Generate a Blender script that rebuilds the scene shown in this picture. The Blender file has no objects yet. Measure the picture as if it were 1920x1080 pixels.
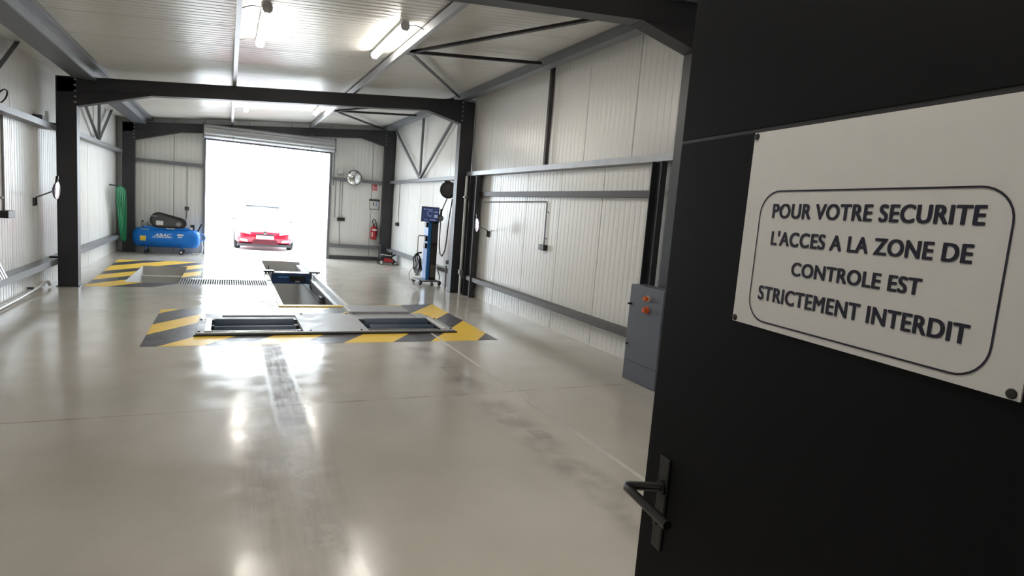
import bpy, math, random
from mathutils import Vector, Matrix
random.seed(7)
S = bpy.context.scene
COL = S.collection

# ---------------------------------------------------------------- camera
cam_d = bpy.data.cameras.new('camera'); cam = bpy.data.objects.new('camera', cam_d); COL.objects.link(cam)
cam_d.sensor_width = 36.0; cam_d.lens = 1110.27 / 1920 * 36.0; cam_d.clip_start = 0.02; cam_d.clip_end = 300
RT = Vector((0.90051604, -0.42775859, 0.07806054)); FW = Vector((0.43442942, 0.8927192, -0.11968085)); UP = Vector((-0.01849163, 0.14168632, 0.98973888))
mw = Matrix(((RT.x, UP.x, -FW.x, 0), (RT.y, UP.y, -FW.y, 0), (RT.z, UP.z, -FW.z, 1.7), (0, 0, 0, 1)))
cam.matrix_world = mw
S.camera = cam
# ---------------------------------------------------------------- sky, daylight portal, exposure
W = bpy.data.worlds.new('overcast_sky'); S.world = W; W.use_nodes = True
bg = W.node_tree.nodes['Background']; bg.inputs[0].default_value = (0.82, 0.92, 1.0, 1); bg.inputs[1].default_value = 13.5
pl = bpy.data.lights.new('doorway_portal', 'AREA'); pl.shape = 'RECTANGLE'; pl.size = 3.3; pl.size_y = 3.12
po = bpy.data.objects.new('doorway_portal', pl); COL.objects.link(po); po.location = (1.06, 18.8, 1.56); po.rotation_euler = (-math.pi / 2, 0, 0)
pl.cycles.is_portal = True
S.view_settings.view_transform = 'Standard'; S.view_settings.look = 'None'; S.view_settings.gamma = 1.0
S.view_settings.use_curve_mapping = False; S.view_settings.exposure = 0.0
LAMP = 60.0

# ---------------------------------------------------------------- materials
MATS = {}
def mat(name, col, rough=0.5, metal=0.0, spec=0.5, emit=None, noise=0.0, nscale=8.0, bump=0.0, bscale=40.0, rvar=0.0, coat=0.0):
    m = bpy.data.materials.new(name); m.use_nodes = True; nt = m.node_tree; b = nt.nodes['Principled BSDF']
    b.inputs['Base Color'].default_value = (*col, 1); b.inputs['Roughness'].default_value = rough
    b.inputs['Metallic'].default_value = metal; b.inputs['Specular IOR Level'].default_value = spec
    b.inputs['Coat Weight'].default_value = coat
    if emit:
        b.inputs['Emission Color'].default_value = (*emit[0], 1); b.inputs['Emission Strength'].default_value = emit[1]
    if noise or bump or rvar:
        tc = nt.nodes.new('ShaderNodeTexCoord'); n = nt.nodes.new('ShaderNodeTexNoise'); n.inputs['Scale'].default_value = nscale; n.inputs['Detail'].default_value = 5
        nt.links.new(tc.outputs['Object'], n.inputs['Vector'])
        if noise:
            mp = nt.nodes.new('ShaderNodeMapRange'); mp.inputs[1].default_value = .25; mp.inputs[2].default_value = .75; mp.inputs[3].default_value = 1 - noise; mp.inputs[4].default_value = 1 + noise
            mx = nt.nodes.new('ShaderNodeMix'); mx.data_type = 'RGBA'; mx.blend_type = 'MULTIPLY'; mx.inputs[0].default_value = 1
            nt.links.new(n.outputs[0], mp.inputs[0]); mx.inputs[6].default_value = (*col, 1); nt.links.new(mp.outputs[0], mx.inputs[7]); nt.links.new(mx.outputs[2], b.inputs['Base Color'])
        if rvar:
            mr = nt.nodes.new('ShaderNodeMapRange'); mr.inputs[1].default_value = .3; mr.inputs[2].default_value = .7; mr.inputs[3].default_value = max(rough - rvar, 0.02); mr.inputs[4].default_value = rough + rvar
            nt.links.new(n.outputs[0], mr.inputs[0]); nt.links.new(mr.outputs[0], b.inputs['Roughness'])
        if bump:
            n2 = nt.nodes.new('ShaderNodeTexNoise'); n2.inputs['Scale'].default_value = bscale; nt.links.new(tc.outputs['Object'], n2.inputs['Vector'])
            bp = nt.nodes.new('ShaderNodeBump'); bp.inputs['Strength'].default_value = bump; bp.inputs['Distance'].default_value = 0.01
            nt.links.new(n2.outputs[0], bp.inputs['Height']); nt.links.new(bp.outputs[0], b.inputs['Normal'])
    MATS[name] = m; return m
mat('panel', (.735, .735, .72), .27, spec=.42, noise=.03, nscale=.7, bump=.03, bscale=2.0)
mat('ceiling_panel', (.68, .67, .64), .30, spec=.4, noise=.03, nscale=.6, bump=.03, bscale=2.0)
mat('shell', (.16, .16, .155), .85, noise=.04)
mat('plain_wall', (.5, .49, .47), .7, noise=.04)
mat('frame_paint', (.028, .028, .034), .45, noise=.15, nscale=3)
mat('rail_paint', (.16, .165, .18), .40, noise=.08, nscale=4)
mat('galv', (.36, .37, .39), .38, metal=.55, noise=.10, nscale=6)
mat('dark_rail', (.085, .078, .078), .5, noise=.1)
mat('brown_rail', (.040, .030, .030), .5, noise=.1)
mat('eave_grey', (.15, .16, .18), .42, noise=.1, nscale=3)
mat('lamp_body', (.5, .5, .5), .4, noise=.03)
mat('lamp_glow', (1, 1, 1), .4, emit=((1, .95, .86), LAMP))
mat('black_door', (.0042, .0042, .005), .62, spec=.14, noise=.1, nscale=3)
mat('door_trim', (.028, .028, .032), .4, noise=.1)
mat('black_metal', (.006, .006, .006), .32, noise=.05)
mat('sign_white', (.66, .65, .63), .5, noise=.02, nscale=30)
mat('ink', (.008, .007, .022), .5, noise=.02)
mat('screw', (.02, .018, .015), .4, noise=.1)
mat('yellow_paint', (.90, .60, .085), .36, spec=.3, noise=.10, nscale=5, rvar=.08)
mat('dark_paint', (.075, .07, .08), .34, spec=.3, noise=.14, nscale=6, rvar=.08)
mat('white_paint', (.62, .60, .56), .4, noise=.08, nscale=9)
mat('steel_plate', (.40, .41, .43), .48, metal=.15, spec=.35, noise=.14, nscale=5, rvar=.1)
mat('steel_dark', (.10, .10, .11), .45, metal=.5, noise=.15)
mat('chrome', (.62, .63, .65), .18, metal=1, noise=.05)
mat('roller_blue', (.03, .05, .085), .55, noise=.15, nscale=20, bump=.3, bscale=150)
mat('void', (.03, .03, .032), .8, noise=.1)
mat('pit_concrete', (.46, .45, .43), .6, noise=.06, nscale=3)
mat('pit_white', (.72, .73, .74), .4, noise=.04, nscale=3)
mat('jack_blue', (.02, .06, .17), .35, noise=.08)
mat('tank_blue', (.010, .16, .56), .42, spec=.25, noise=.05)
mat('tower_blue', (.03, .20, .55), .32, noise=.05)
mat('black_plastic', (.012, .012, .013), .42, noise=.08)
mat('dark_grey', (.06, .06, .065), .5, noise=.08)
mat('mid_grey', (.22, .22, .23), .45, noise=.06)
mat('rubber', (.014, .014, .014), .7, noise=.1)
mat('hose_green', (.010, .20, .085), .42, noise=.1)
mat('hose_blue', (.10, .32, .62), .4, noise=.05)
mat('red', (.42, .018, .022), .35, noise=.06)
mat('sign_red', (.60, .03, .04), .45, noise=.03)
mat('white_plastic', (.66, .66, .65), .4, noise=.03)
mat('label_yellow', (.75, .52, .04), .45, noise=.03)
mat('cabinet_grey', (.115, .13, .165), .42, noise=.04, nscale=4)
mat('orange', (.66, .12, .025), .4, noise=.06)
mat('mirror', (.9, .9, .9), .03, metal=1, rvar=.01)
mat('mirror_back', (.10, .04, .10), .4, noise=.05)
mat('alu_shutter', (.40, .41, .43), .32, metal=.5, noise=.06)
mat('screen', (.02, .025, .05), .25, emit=((.05, .07, .17), .6), noise=.02)
mat('screen_mark', (.3, .35, .5), .4, emit=((.35, .42, .65), .5))
mat('car_red', (.42, .006, .03), .28, coat=.8, noise=.02)
mat('car_glass', (.25, .27, .28), .05, spec=.8, noise=.02)
mat('car_light', (.75, .77, .8), .1, noise=.02)
mat('pavement', (.62, .61, .59), .8, noise=.06, nscale=1.5)
mat('pvc', (.72, .72, .72), .3, noise=.03)
mat('cover_sheet', (.44, .44, .45), .4, metal=.3, noise=.08)

def floor_material():
    m = bpy.data.materials.new('epoxy_floor'); m.use_nodes = True; nt = m.node_tree; N = nt.nodes; L = nt.links
    b = N['Principled BSDF']; tc = N.new('ShaderNodeTexCoord'); sx = N.new('ShaderNodeSeparateXYZ'); L.new(tc.outputs['Object'], sx.inputs[0])
    X, Y = sx.outputs[0], sx.outputs[1]
    def M(op, a, c=None, d=None, clamp=False):
        n = N.new('ShaderNodeMath'); n.operation = op; n.use_clamp = clamp
        for i, v in enumerate((a, c, d)):
            if v is None: continue
            if isinstance(v, (int, float)): n.inputs[i].default_value = v
            else: L.new(v, n.inputs[i])
        return n.outputs[0]
    def noise(scale, detail=5, vec=None, rough=.55):
        n = N.new('ShaderNodeTexNoise'); n.inputs['Scale'].default_value = scale; n.inputs['Detail'].default_value = detail; n.inputs['Roughness'].default_value = rough
        L.new(vec if vec is not None else tc.outputs['Object'], n.inputs['Vector']); return n.outputs[0]
    def stretch(sxx, syy):
        mp = N.new('ShaderNodeMapping'); mp.inputs['Scale'].default_value = (sxx, syy, 1); L.new(tc.outputs['Object'], mp.inputs['Vector']); return mp.outputs[0]
    def smooth(v, a, c):
        n = N.new('ShaderNodeMapRange'); n.interpolation_type = 'SMOOTHSTEP'; n.inputs[1].default_value = a; n.inputs[2].default_value = c
        L.new(v, n.inputs[0]); return n.outputs[0]
    wob = M('MULTIPLY', M('SUBTRACT', noise(6, 3), .5), .06)
    def band(v, c, h, soft):          # 1 inside |v-c|<h
        return M('SUBTRACT', 1.0, smooth(M('ADD', M('ABSOLUTE', M('SUBTRACT', v, c)), wob), h - soft, h + soft))
    def rng(v, a, c, s):
        return M('MULTIPLY', smooth(v, a - s, a + s), M('SUBTRACT', 1.0, smooth(v, c - s, c + s)))
    streak = M('ADD', M('MULTIPLY', smooth(noise(1.0, 6, stretch(30, 2.2), .6), .36, .62), .5), M('MULTIPLY', smooth(noise(5.0, 6), .36, .62), .5))
    blotch = smooth(noise(2.3, 6), .38, .62)
    fine = smooth(noise(30, 4), .4, .65)
    # left wheel path
    t1 = M('MULTIPLY', M('MULTIPLY', band(X, .48, .11, .035), rng(Y, 2.2, 7.8, .8)), M('ADD', .68, M('MULTIPLY', streak, .32)))
    t1 = M('MULTIPLY', t1, M('ADD', .28, M('MULTIPLY', smooth(Y, 3.9, 5.3), .55)))
    t1b = M('MULTIPLY', M('MULTIPLY', band(X, .40, .30, .14), rng(Y, .8, 7.2, .9)), M('MULTIPLY', M('ADD', .2, streak), .22))
    t1c = M('MULTIPLY', M('MULTIPLY', band(X, .18, .10, .03), rng(Y, 3.3, 4.9, .3)), M('MULTIPLY', streak, .28))
    t1d = M('MULTIPLY', M('MULTIPLY', band(X, .62, .035, .012), rng(Y, 4.6, 6.0, .4)), M('MULTIPLY', smooth(noise(1.0, 3, stretch(12, 7)), .5, .6), .55))
    # right wheel path
    t2 = M('MULTIPLY', M('MULTIPLY', band(X, 2.20, .16, .10), rng(Y, 1.6, 7.6, .6)), M('MULTIPLY', blotch, .42))
    # prints left by tyres
    def pr(cx, cy, hx, hy, k):
        return M('MULTIPLY', M('MULTIPLY', band(X, cx, hx, .012), band(Y, cy, hy, .02)), M('MULTIPLY', M('ADD', .45, M('MULTIPLY', fine, .55)), k))
    prints = M('MAXIMUM', M('MAXIMUM', pr(.495, 4.66, .085, .09, .62), pr(.325, 3.92, .075, .10, .58)), M('MAXIMUM', pr(2.27, 3.95, .07, .10, .4), pr(2.22, 5.75, .09, .30, .3)))
    prints = M('MAXIMUM', prints, pr(2.02, 5.1, .06, .10, .25))
    # dirt around tester and pit
    dirt = M('MULTIPLY', M('MULTIPLY', band(X, .55, .24, .15), rng(Y, 9.3, 12.2, .5)), M('MULTIPLY', blotch, .62))
    dirt2 = M('MULTIPLY', M('MULTIPLY', band(X, 2.15, .34, .2), rng(Y, 9.6, 14.2, .7)), M('MULTIPLY', smooth(noise(3.1, 5), .5, .68), .42))
    dirt3 = M('MULTIPLY', rng(Y, 6.4, 7.9, .3), M('MULTIPLY', M('MULTIPLY', band(X, 1.9, 1.5, .4), smooth(noise(2.7, 5), .5, .75)), .16))
    # saw cut joint across the bay
    jn = M('MULTIPLY', M('SUBTRACT', 1.0, smooth(M('ABSOLUTE', M('SUBTRACT', Y, 5.05)), .006, .016)), M('ADD', .12, M('MULTIPLY', smooth(noise(2.2, 3), .42, .6), .45)))
    tot = t1
    for q in (t1b, t1c, t1d, t2, prints, dirt, dirt2, dirt3, jn): tot = M('ADD', tot, q, clamp=True)
    cr = N.new('ShaderNodeMix'); cr.data_type = 'RGBA'; cr.inputs[6].default_value = (.50, .47, .415, 1); cr.inputs[7].default_value = (.58, .55, .50, 1); L.new(smooth(noise(.8, 5), .3, .7), cr.inputs[0])
    st = N.new('ShaderNodeMix'); st.data_type = 'RGBA'; L.new(tot, st.inputs[0]); L.new(cr.outputs[2], st.inputs[6]); st.inputs[7].default_value = (.21, .18, .155, 1); L.new(st.outputs[2], b.inputs['Base Color'])
    r = M('ADD', M('ADD', .12, M('MULTIPLY', smooth(noise(3.0, 5), .35, .7), .09)), M('MULTIPLY', M('ADD', M('MULTIPLY', t1, .55), dirt, clamp=True), .55)); L.new(M('ADD', r, M('MULTIPLY', tot, .06)), b.inputs['Roughness'])
    L.new(M('MULTIPLY', .55, M('SUBTRACT', 1.0, M('MULTIPLY', M('ADD', t1, dirt), 1.05), clamp=True)), b.inputs['Specular IOR Level'])
    bp = N.new('ShaderNodeBump'); bp.inputs['Strength'].default_value = .05; bp.inputs['Distance'].default_value = .02; L.new(noise(2.6, 3), bp.inputs['Height']); L.new(bp.outputs[0], b.inputs['Normal'])
    MATS['floor'] = m
floor_material()

# ---------------------------------------------------------------- mesh tools
LOC = {}
class MB:
    def __init__(s): s.v = []; s.f = []
    def add(s, vs, fs):
        o = len(s.v); s.v += [tuple(p) for p in vs]; s.f += [tuple(i + o for i in f) for f in fs]; return s
    def box(s, x0, x1, y0, y1, z0, z1):
        return s.add([(x0, y0, z0), (x1, y0, z0), (x1, y1, z0), (x0, y1, z0), (x0, y0, z1), (x1, y0, z1), (x1, y1, z1), (x0, y1, z1)],
                     [(0, 3, 2, 1), (4, 5, 6, 7), (0, 1, 5, 4), (1, 2, 6, 5), (2, 3, 7, 6), (3, 0, 4, 7)])
    def prism(s, poly, fn, a, b):      # poly: 2d points; fn(p, q, t) -> xyz
        n = len(poly)
        ar = sum(poly[i][0] * poly[(i + 1) % n][1] - poly[(i + 1) % n][0] * poly[i][1] for i in range(n))
        vs = [fn(p[0], p[1], a) for p in poly] + [fn(p[0], p[1], b) for p in poly]
        fs = [tuple(range(n))[::-1], tuple(range(n, 2 * n))] + [(i, (i + 1) % n, n + (i + 1) % n, n + i) for i in range(n)]
        return s.add(vs, fs)
    def cyl(s, p0, p1, r0, r1=None, n=12):
        r1 = r0 if r1 is None else r1; p0 = Vector(p0); p1 = Vector(p1); d = (p1 - p0).normalized()
        a = d.orthogonal().normalized(); c = d.cross(a)
        ring = lambda p, r: [p + (a * math.cos(2 * math.pi * i / n) + c * math.sin(2 * math.pi * i / n)) * r for i in range(n)]
        fs = [tuple(range(n))[::-1], tuple(range(n, 2 * n))] + [(i, (i + 1) % n, n + (i + 1) % n, n + i) for i in range(n)]
        return s.add(ring(p0, r0) + ring(p1, r1), fs)
    def tube(s, path, r, n=8):
        pts = [Vector(p) for p in path]; m = len(pts); vs = []; prev = None
        for i, p in enumerate(pts):
            d = (pts[min(i + 1, m - 1)] - pts[max(i - 1, 0)]).normalized()
            a = d.orthogonal().normalized() if prev is None else (prev - d * prev.dot(d)).normalized()
            prev = a; c = d.cross(a)
            vs += [p + (a * math.cos(2 * math.pi * k / n) + c * math.sin(2 * math.pi * k / n)) * r for k in range(n)]
        fs = [(i * n + k, i * n + (k + 1) % n, (i + 1) * n + (k + 1) % n, (i + 1) * n + k) for i in range(m - 1) for k in range(n)]
        fs += [tuple(range(n))[::-1], tuple(range((m - 1) * n, m * n))]
        return s.add(vs, fs)
    def lathe(s, prof, c, ax, n=24):   # prof: (radius, distance along axis)
        c = Vector(c); d = Vector(ax).normalized(); a = d.orthogonal().normalized(); e = d.cross(a); vs = []; m = len(prof)
        for r, h in prof: vs += [c + d * h + (a * math.cos(2 * math.pi * k / n) + e * math.sin(2 * math.pi * k / n)) * max(r, 1e-4) for k in range(n)]
        fs = [(i * n + k, i * n + (k + 1) % n, (i + 1) * n + (k + 1) % n, (i + 1) * n + k) for i in range(m - 1) for k in range(n)]
        fs += [tuple(range(n))[::-1], tuple(range((m - 1) * n, m * n))]
        return s.add(vs, fs)
    def bar(s, p0, p1, w, h, up=(0, 0, 1)):
        p0 = Vector(p0); p1 = Vector(p1); d = (p1 - p0).normalized(); u = Vector(up); a = d.cross(u).normalized(); c = a.cross(d)
        vs = [p + a * (i * w / 2) + c * (j * h / 2) for p in (p0, p1) for i, j in ((-1, -1), (1, -1), (1, 1), (-1, 1))]
        return s.add(vs, [(0, 1, 2, 3)[::-1], (4, 5, 6, 7), (0, 1, 5, 4), (1, 2, 6, 5), (2, 3, 7, 6), (3, 0, 4, 7)])
    def angle(s, p0, p1, w, t, up=(0, 0, 1)):   # L profile bar
        p0 = Vector(p0); p1 = Vector(p1); d = (p1 - p0).normalized(); u = Vector(up); a = d.cross(u).normalized(); c = a.cross(d)
        pr = [(0, 0), (w, 0), (w, t), (t, t), (t, w), (0, w)]
        vs = [p + a * (i - w / 2) + c * (j - w / 2) for p in (p0, p1) for i, j in pr]
        return s.add(vs, [tuple(range(6))[::-1], tuple(range(6, 12))] + [(i, (i + 1) % 6, 6 + (i + 1) % 6, 6 + i) for i in range(6)])
    def sph(s, c, r, n=12, m=8, sc=(1, 1, 1)):
        c = Vector(c); vs = []
        for i in range(m + 1):
            t = math.pi * i / m
            for k in range(n):
                p = 2 * math.pi * k / n; vs.append(c + Vector((r * sc[0] * max(math.sin(t), 1e-3) * math.cos(p), r * sc[1] * max(math.sin(t), 1e-3) * math.sin(p), r * sc[2] * math.cos(t))))
        return s.add(vs, [(i * n + k, (i + 1) * n + k, (i + 1) * n + (k + 1) % n, i * n + (k + 1) % n) for i in range(m) for k in range(n)])
    def build(s, name, m, parent=None, smooth=0, bevel=0, local=False):
        me = bpy.data.meshes.new(name); vs = s.v
        if parent is not None and not local:
            o = LOC.get(parent, Vector((0, 0, 0))); vs = [(p[0] - o[0], p[1] - o[1], p[2] - o[2]) for p in vs]
        me.from_pydata(vs, [], s.f); me.update()
        import bmesh as _b
        bm = _b.new(); bm.from_mesh(me); _b.ops.recalc_face_normals(bm, faces=bm.faces); bm.to_mesh(me); bm.free()
        me.materials.append(MATS[m] if isinstance(m, str) else m)
        if smooth:
            me.polygons.foreach_set('use_smooth', [True] * len(me.polygons)); me.set_sharp_from_angle(angle=math.radians(smooth))
        ob = bpy.data.objects.new(name, me); COL.objects.link(ob)
        if parent is not None:
            ob.parent = parent; LOC[ob] = LOC.get(parent, Vector((0, 0, 0)))
        if bevel:
            bv = ob.modifiers.new('bevel', 'BEVEL'); bv.width = bevel; bv.segments = 2; bv.limit_method = 'ANGLE'
        return ob
def thing(name, label, cat, loc=(0, 0, 0), rz=0, group=None):
    o = bpy.data.objects.new(name, None); COL.objects.link(o); o.location = loc; o.rotation_euler = (0, 0, rz); o.empty_display_size = .1
    o['label'] = label; o['category'] = cat
    if group: o['group'] = group
    LOC[o] = Vector(loc); return o
def tag(o, label, cat, group=None):
    o['label'] = label; o['category'] = cat
    if group: o['group'] = group
    return o
def struct(o, label, cat):
    o['kind'] = 'structure'; o['label'] = label; o['category'] = cat; return o
def B(*a): return MB().box(*a)
XZ = lambda p, q, t: (p, t, q)
YZ = lambda p, q, t: (t, p, q)
XY = lambda p, q, t: (p, q, t)

# ---------------------------------------------------------------- hall dimensions
XL, XR, YN, YF = -2.62, 4.60, -1.2, 18.56
def rt(x): return 3.565 + .096 * (x - .07)          # top of rafters
def cz(x): return rt(x) + .14                        # underside of roof panels

# floor with openings
HOLES = [(.83, 1.79, 9.98, 17.17), (-1.65, -.80, 12.42, 15.12), (-.80, .83, 12.27, 13.08), (-.19, .90, 7.95, 8.64), (1.755, 2.80, 7.95, 8.64)]
def floor_mesh():
    xs = sorted({XL - .2, XR + .2} | {h[i] for h in HOLES for i in (0, 1)}); ys = sorted({YN - .2, YF + .12} | {h[i] for h in HOLES for i in (2, 3)})
    ix = {}; vs = []; fs = []
    def vi(x, y):
        if (x, y) not in ix: ix[(x, y)] = len(vs); vs.append((x, y, 0))
        return ix[(x, y)]
    for i in range(len(xs) - 1):
        for j in range(len(ys) - 1):
            cx, cy = (xs[i] + xs[i + 1]) / 2, (ys[j] + ys[j + 1]) / 2
            if any(h[0] < cx < h[1] and h[2] < cy < h[3] for h in HOLES): continue
            fs.append((vi(xs[i], ys[j]), vi(xs[i + 1], ys[j]), vi(xs[i + 1], ys[j + 1]), vi(xs[i], ys[j + 1])))
    m = MB(); m.v = vs; m.f = fs; return m
me = floor_mesh()
fl = me.build('floor', 'floor'); struct(fl, 'glossy light grey resin floor with brown tyre tracks', 'floor')

# shells behind the panels
wl = struct(B(XL - .22, XL - .05, YN, YF + .2, -.02, 3.72).build('wall_left', 'shell'), 'off-white ribbed panel wall on the left side of the hall', 'wall')
wr = struct(B(XR + .05, XR + .22, YN, YF + .2, -.02, 4.35).build('wall_right', 'shell'), 'off-white ribbed panel wall on the right side of the hall', 'wall')
DX0, DX1, DZ = -.585, 2.705, 3.13
fw = MB(); fw.box(XL - .2, DX0, YF + .04, YF + .2, -.02, 4.35).box(DX1, XR + .2, YF + .04, YF + .2, -.02, 4.35).box(DX0, DX1, YF + .04, YF + .2, DZ + .02, 4.35)
wf = struct(fw.build('wall_far', 'shell'), 'far end panel wall around the open vehicle doorway', 'wall')
wn = struct(B(XL - .2, XR + .2, YN - .15, YN, -.02, 4.35).build('wall_near', 'plain_wall'), 'plain end wall behind the viewpoint', 'wall')
cm = MB(); cm.prism([(XL - .2, cz(XL - .2) + .06), (XR + .2, cz(XR + .2) + .06), (XR + .2, cz(XR + .2) + .2), (XL - .2, cz(XL - .2) + .2)], XZ, YN - .15, YF + .2)
ce = struct(cm.build('ceiling', 'shell'), 'sloping roof of pale insulated panels', 'ceiling')

def rib_profile(w, nrib, dep=.003, gap=.0055):
    pts = [(gap, .035), (gap, .006), (gap + .006, 0)]
    p = (w - 2 * gap - .03) / nrib; x = gap + .015
    for i in range(nrib):
        pts += [(x + p * .30, 0), (x + p * .38, -dep), (x + p * .92, -dep), (x + p * 1.0, 0)]; x += p
    return pts + [(w - gap - .006, 0), (w - gap, .006), (w - gap, .035)]
def panel(parent, u0, u1, v0, v1, fn, m, nrib=None):
    w = u1 - u0; nr = nrib or max(2, round(w / .115))
    b = MB(); b.prism([(u0 + a, d) for a, d in rib_profile(w, nr)], fn, v0, v1)
    return b.build('panel', m, parent)
def panels(parent, cuts, v0, v1, fn, m):
    for a, c in zip(cuts[:-1], cuts[1:]): panel(parent, a, c, v0 if not callable(v0) else v0(a), v1, fn, m)
def cuts(lo, hi, start, pitch):
    c = [lo]; k = start - pitch * math.ceil((start - lo) / pitch)
    while k < hi:
        if k - c[-1] > .12 and hi - k > .12: c.append(k)
        k += pitch
    return c + [hi]
FL_ = lambda u, d, v: (XL - d, u, v)
FR_ = lambda u, d, v: (XR + d, u, v)
FF_ = lambda u, d, v: (u, YF + d, v)
panels(wl, cuts(YN, YF + .03, 10.14, 1.21), 0, 3.70, FL_, 'panel')
up = cuts(YN, YF + .03, 10.88, 1.145)
pR = [c for c in up if c <= 4.1] + [5.0]; panels(wr, pR, 0, 4.3, FR_, 'panel')
panels(wr, [5.0] + [c for c in up if 5.3 < c < 11.6] + [11.84], 2.46, 4.3, FR_, 'panel')
panels(wr, [5.0, 5.72, 6.855, 8.0, 9.14, 10.27, 11.4, 11.84], 0, 2.455, FR_, 'panel')
panels(wr, [11.84] + [c for c in up if c > 12.2], 0, 4.3, FR_, 'panel')
panels(wf, [XL, -1.33, DX0 - .005], 0, 4.0, FF_, 'panel')
panels(wf, [DX1 + .005, 3.98, XR], 0, 4.3, FF_, 'panel')
panels(wf, [DX0 - .005, .5, 1.6, DX1 + .005], DZ + .02, 4.2, FF_, 'panel')
NT = .096
FC_ = lambda u, d, v: (v, u, cz(v) + d)
panels(ce, cuts(YN, YF + .03, 7.12, 1.09), XL - .02, XR + .02, FC_, 'ceiling_panel')

# ---------------------------------------------------------------- steel portal frames
def portal(Y, label):
    t = thing('portal_frame', label, 'steel frame', (-2.33, Y, 0), group='steel portal frames')
    hw, tf, tw = .10, .014, .012
    def I_col(x0, x1, zt, name='column'):
        b = MB(); b.box(x0, x0 + tf, Y - hw, Y + hw, 0, zt).box(x1 - tf, x1, Y - hw, Y + hw, 0, zt).box(x0 + tf, x1 - tf, Y - hw + .012, Y - hw + .03, 0.012, zt)
        b.box(x0 - .02, x1 + .02, Y - hw - .02, Y + hw + .02, 0, .012); return b.build(name, 'frame_paint', t)
    c1 = I_col(-2.46, -2.19, rt(-2.46) - .01); c2 = I_col(4.262, 4.55, rt(4.262) - .01)
    def slab(x0, x1, dz0, dz1, y0, y1, b): return b.prism([(x0, rt(x0) + dz0), (x1, rt(x1) + dz0), (x1, rt(x1) + dz1), (x0, rt(x0) + dz1)], XZ, y0, y1)
    b = MB(); slab(-2.46, 4.55, -.014, 0, Y - hw, Y + hw, b); slab(-2.19, 4.262, -.235, -.221, Y - hw, Y + hw, b); slab(-2.19, 4.262, -.221, -.014, Y - hw + .012, Y - hw + .03, b)
    slab(-2.46, -2.19, -.235, -.014, Y - hw + .012, Y - hw + .03, b)
    b.build('rafter', 'frame_paint', t)
    for xa, za, xb in ((-2.19, 2.91, -1.17), (4.262, 3.515, 3.56)):
        b = MB(); zb = rt(xb) - .228
        b.prism([(xa, za), (xb, zb), (xa, rt(xa) - .22)], XZ, Y - hw + .012, Y - hw + .03)
        b.prism([(xa, za - .014), (xb, zb - .010), (xb, zb + .003), (xa, za)], XZ, Y - hw, Y + hw)
        b.build('haunch', 'frame_paint', t)
    for xs, z0, z1 in ((-2.19, 2.95, 3.30), (4.262, 3.56, 3.92)):
        for k in range(5):
            z = z0 + (z1 - z0) * k / 4; sgn = 1 if xs < 0 else -1
            for yy in (-.055, .055):
                MB().cyl((xs - sgn * .0, Y + yy - (.065 if yy < 0 else 0), z), (xs - sgn * .03, Y + yy - (.065 if yy < 0 else 0), z), .014, n=6).build('bolt', 'galv', t)
    return t
portal(5.0, 'black steel portal frame nearest the black door, its haunch at the top edge')
portal(11.84, 'black steel portal frame spanning the middle of the hall')
portal(18.36, 'dark grey steel portal frame against the far wall around the doorway')

# purlins, eaves beams
def purlin(x, label):
    b = MB(); z = rt(x) + .006; w = .055
    b.box(x - w / 2, x + w / 2, YN, YF, z, z + .012).box(x - w / 2, x - w / 2 + .008, YN, YF, z + .012, z + .118).box(x + w / 2 - .008, x + w / 2, YN, YF, z + .012, z + .035).box(x - w / 2, x + w / 2, YN, YF, z + .108, z + .118)
    return tag(b.build('purlin', 'galv'), label, 'purlin', 'roof purlins')
purlin(.065, 'grey steel roof purlin left of the ceiling lamps, above the tyre track')
purlin(2.11, 'grey steel roof purlin right of the ceiling lamps, carrying the cross braces')
e = thing('eaves_beam', 'wide grey steel eaves beam along the top of the left wall', 'beam', (-2.05, 8.6, 3.34))
B(-2.24, -1.93, YN, YF, 3.325, 3.345).build('bottom_flange', 'eave_grey', e)
B(-1.945, -1.93, YN, YF, 3.345, 3.455).build('web', 'galv', e)  # lamp light on this face is put into its paler colour
B(-1.945, -1.82, YN, YF, 3.455, 3.52).build('top_channel', 'eave_grey', e)
B(-2.24, -2.225, YN, YF, 3.345, 3.47).build('back_web', 'eave_grey', e)
e = thing('eaves_beam', 'grey steel eaves beam along the top of the right wall', 'beam', (4.3, 8.6, 3.97))
B(4.235, 4.25, YN, YF, 3.985, 4.10).build('web', 'eave_grey', e)
B(4.235, 4.40, YN, YF, 3.97, 3.985).build('bottom_flange', 'eave_grey', e)

# wall rails (C sections)
def crail(name_lbl, side, x, y0, y1, z0, z1, m='rail_paint'):
    wall = XL if side < 0 else XR; b = MB()
    xa, xb = sorted((wall + .004 * (-side), x)); t = .006
    b.box(xa, xb, y0, y1, z1 - t, z1).box(xa, xb, y0, y1, z0, z0 + t)
    if side < 0: b.box(xb - t, xb, y0, y1, z0 + t, z1 - t)
    else: b.box(xa, xa + t, y0, y1, z0 + t, z1 - t)
    return tag(b.build('wall_rail', m), name_lbl, 'rail', 'steel wall rails')
crail('low steel rail on the left wall in front of the middle frame', -1, -2.45, 5.11, 11.73, .365, .46)
crail('high steel rail on the left wall above the swing-arm mirror', -1, -2.45, 5.11, 11.73, 2.475, 2.56)
crail('low steel rail on the left wall leading to the blue compressor', -1, -2.45, 11.95, 18.25, .38, .47)
crail('high steel rail on the left wall under the V brace', -1, -2.45, 11.95, 18.25, 2.525, 2.61)
crail('high pale steel rail on the right wall over the blocked opening', 1, 4.45, 5.11, 11.73, 2.46, 2.54, 'galv')
crail('low dark steel rail on the right wall beside the grey cabinet', 1, 4.45, 5.11, 11.73, .33, .415, 'dark_rail')
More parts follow.
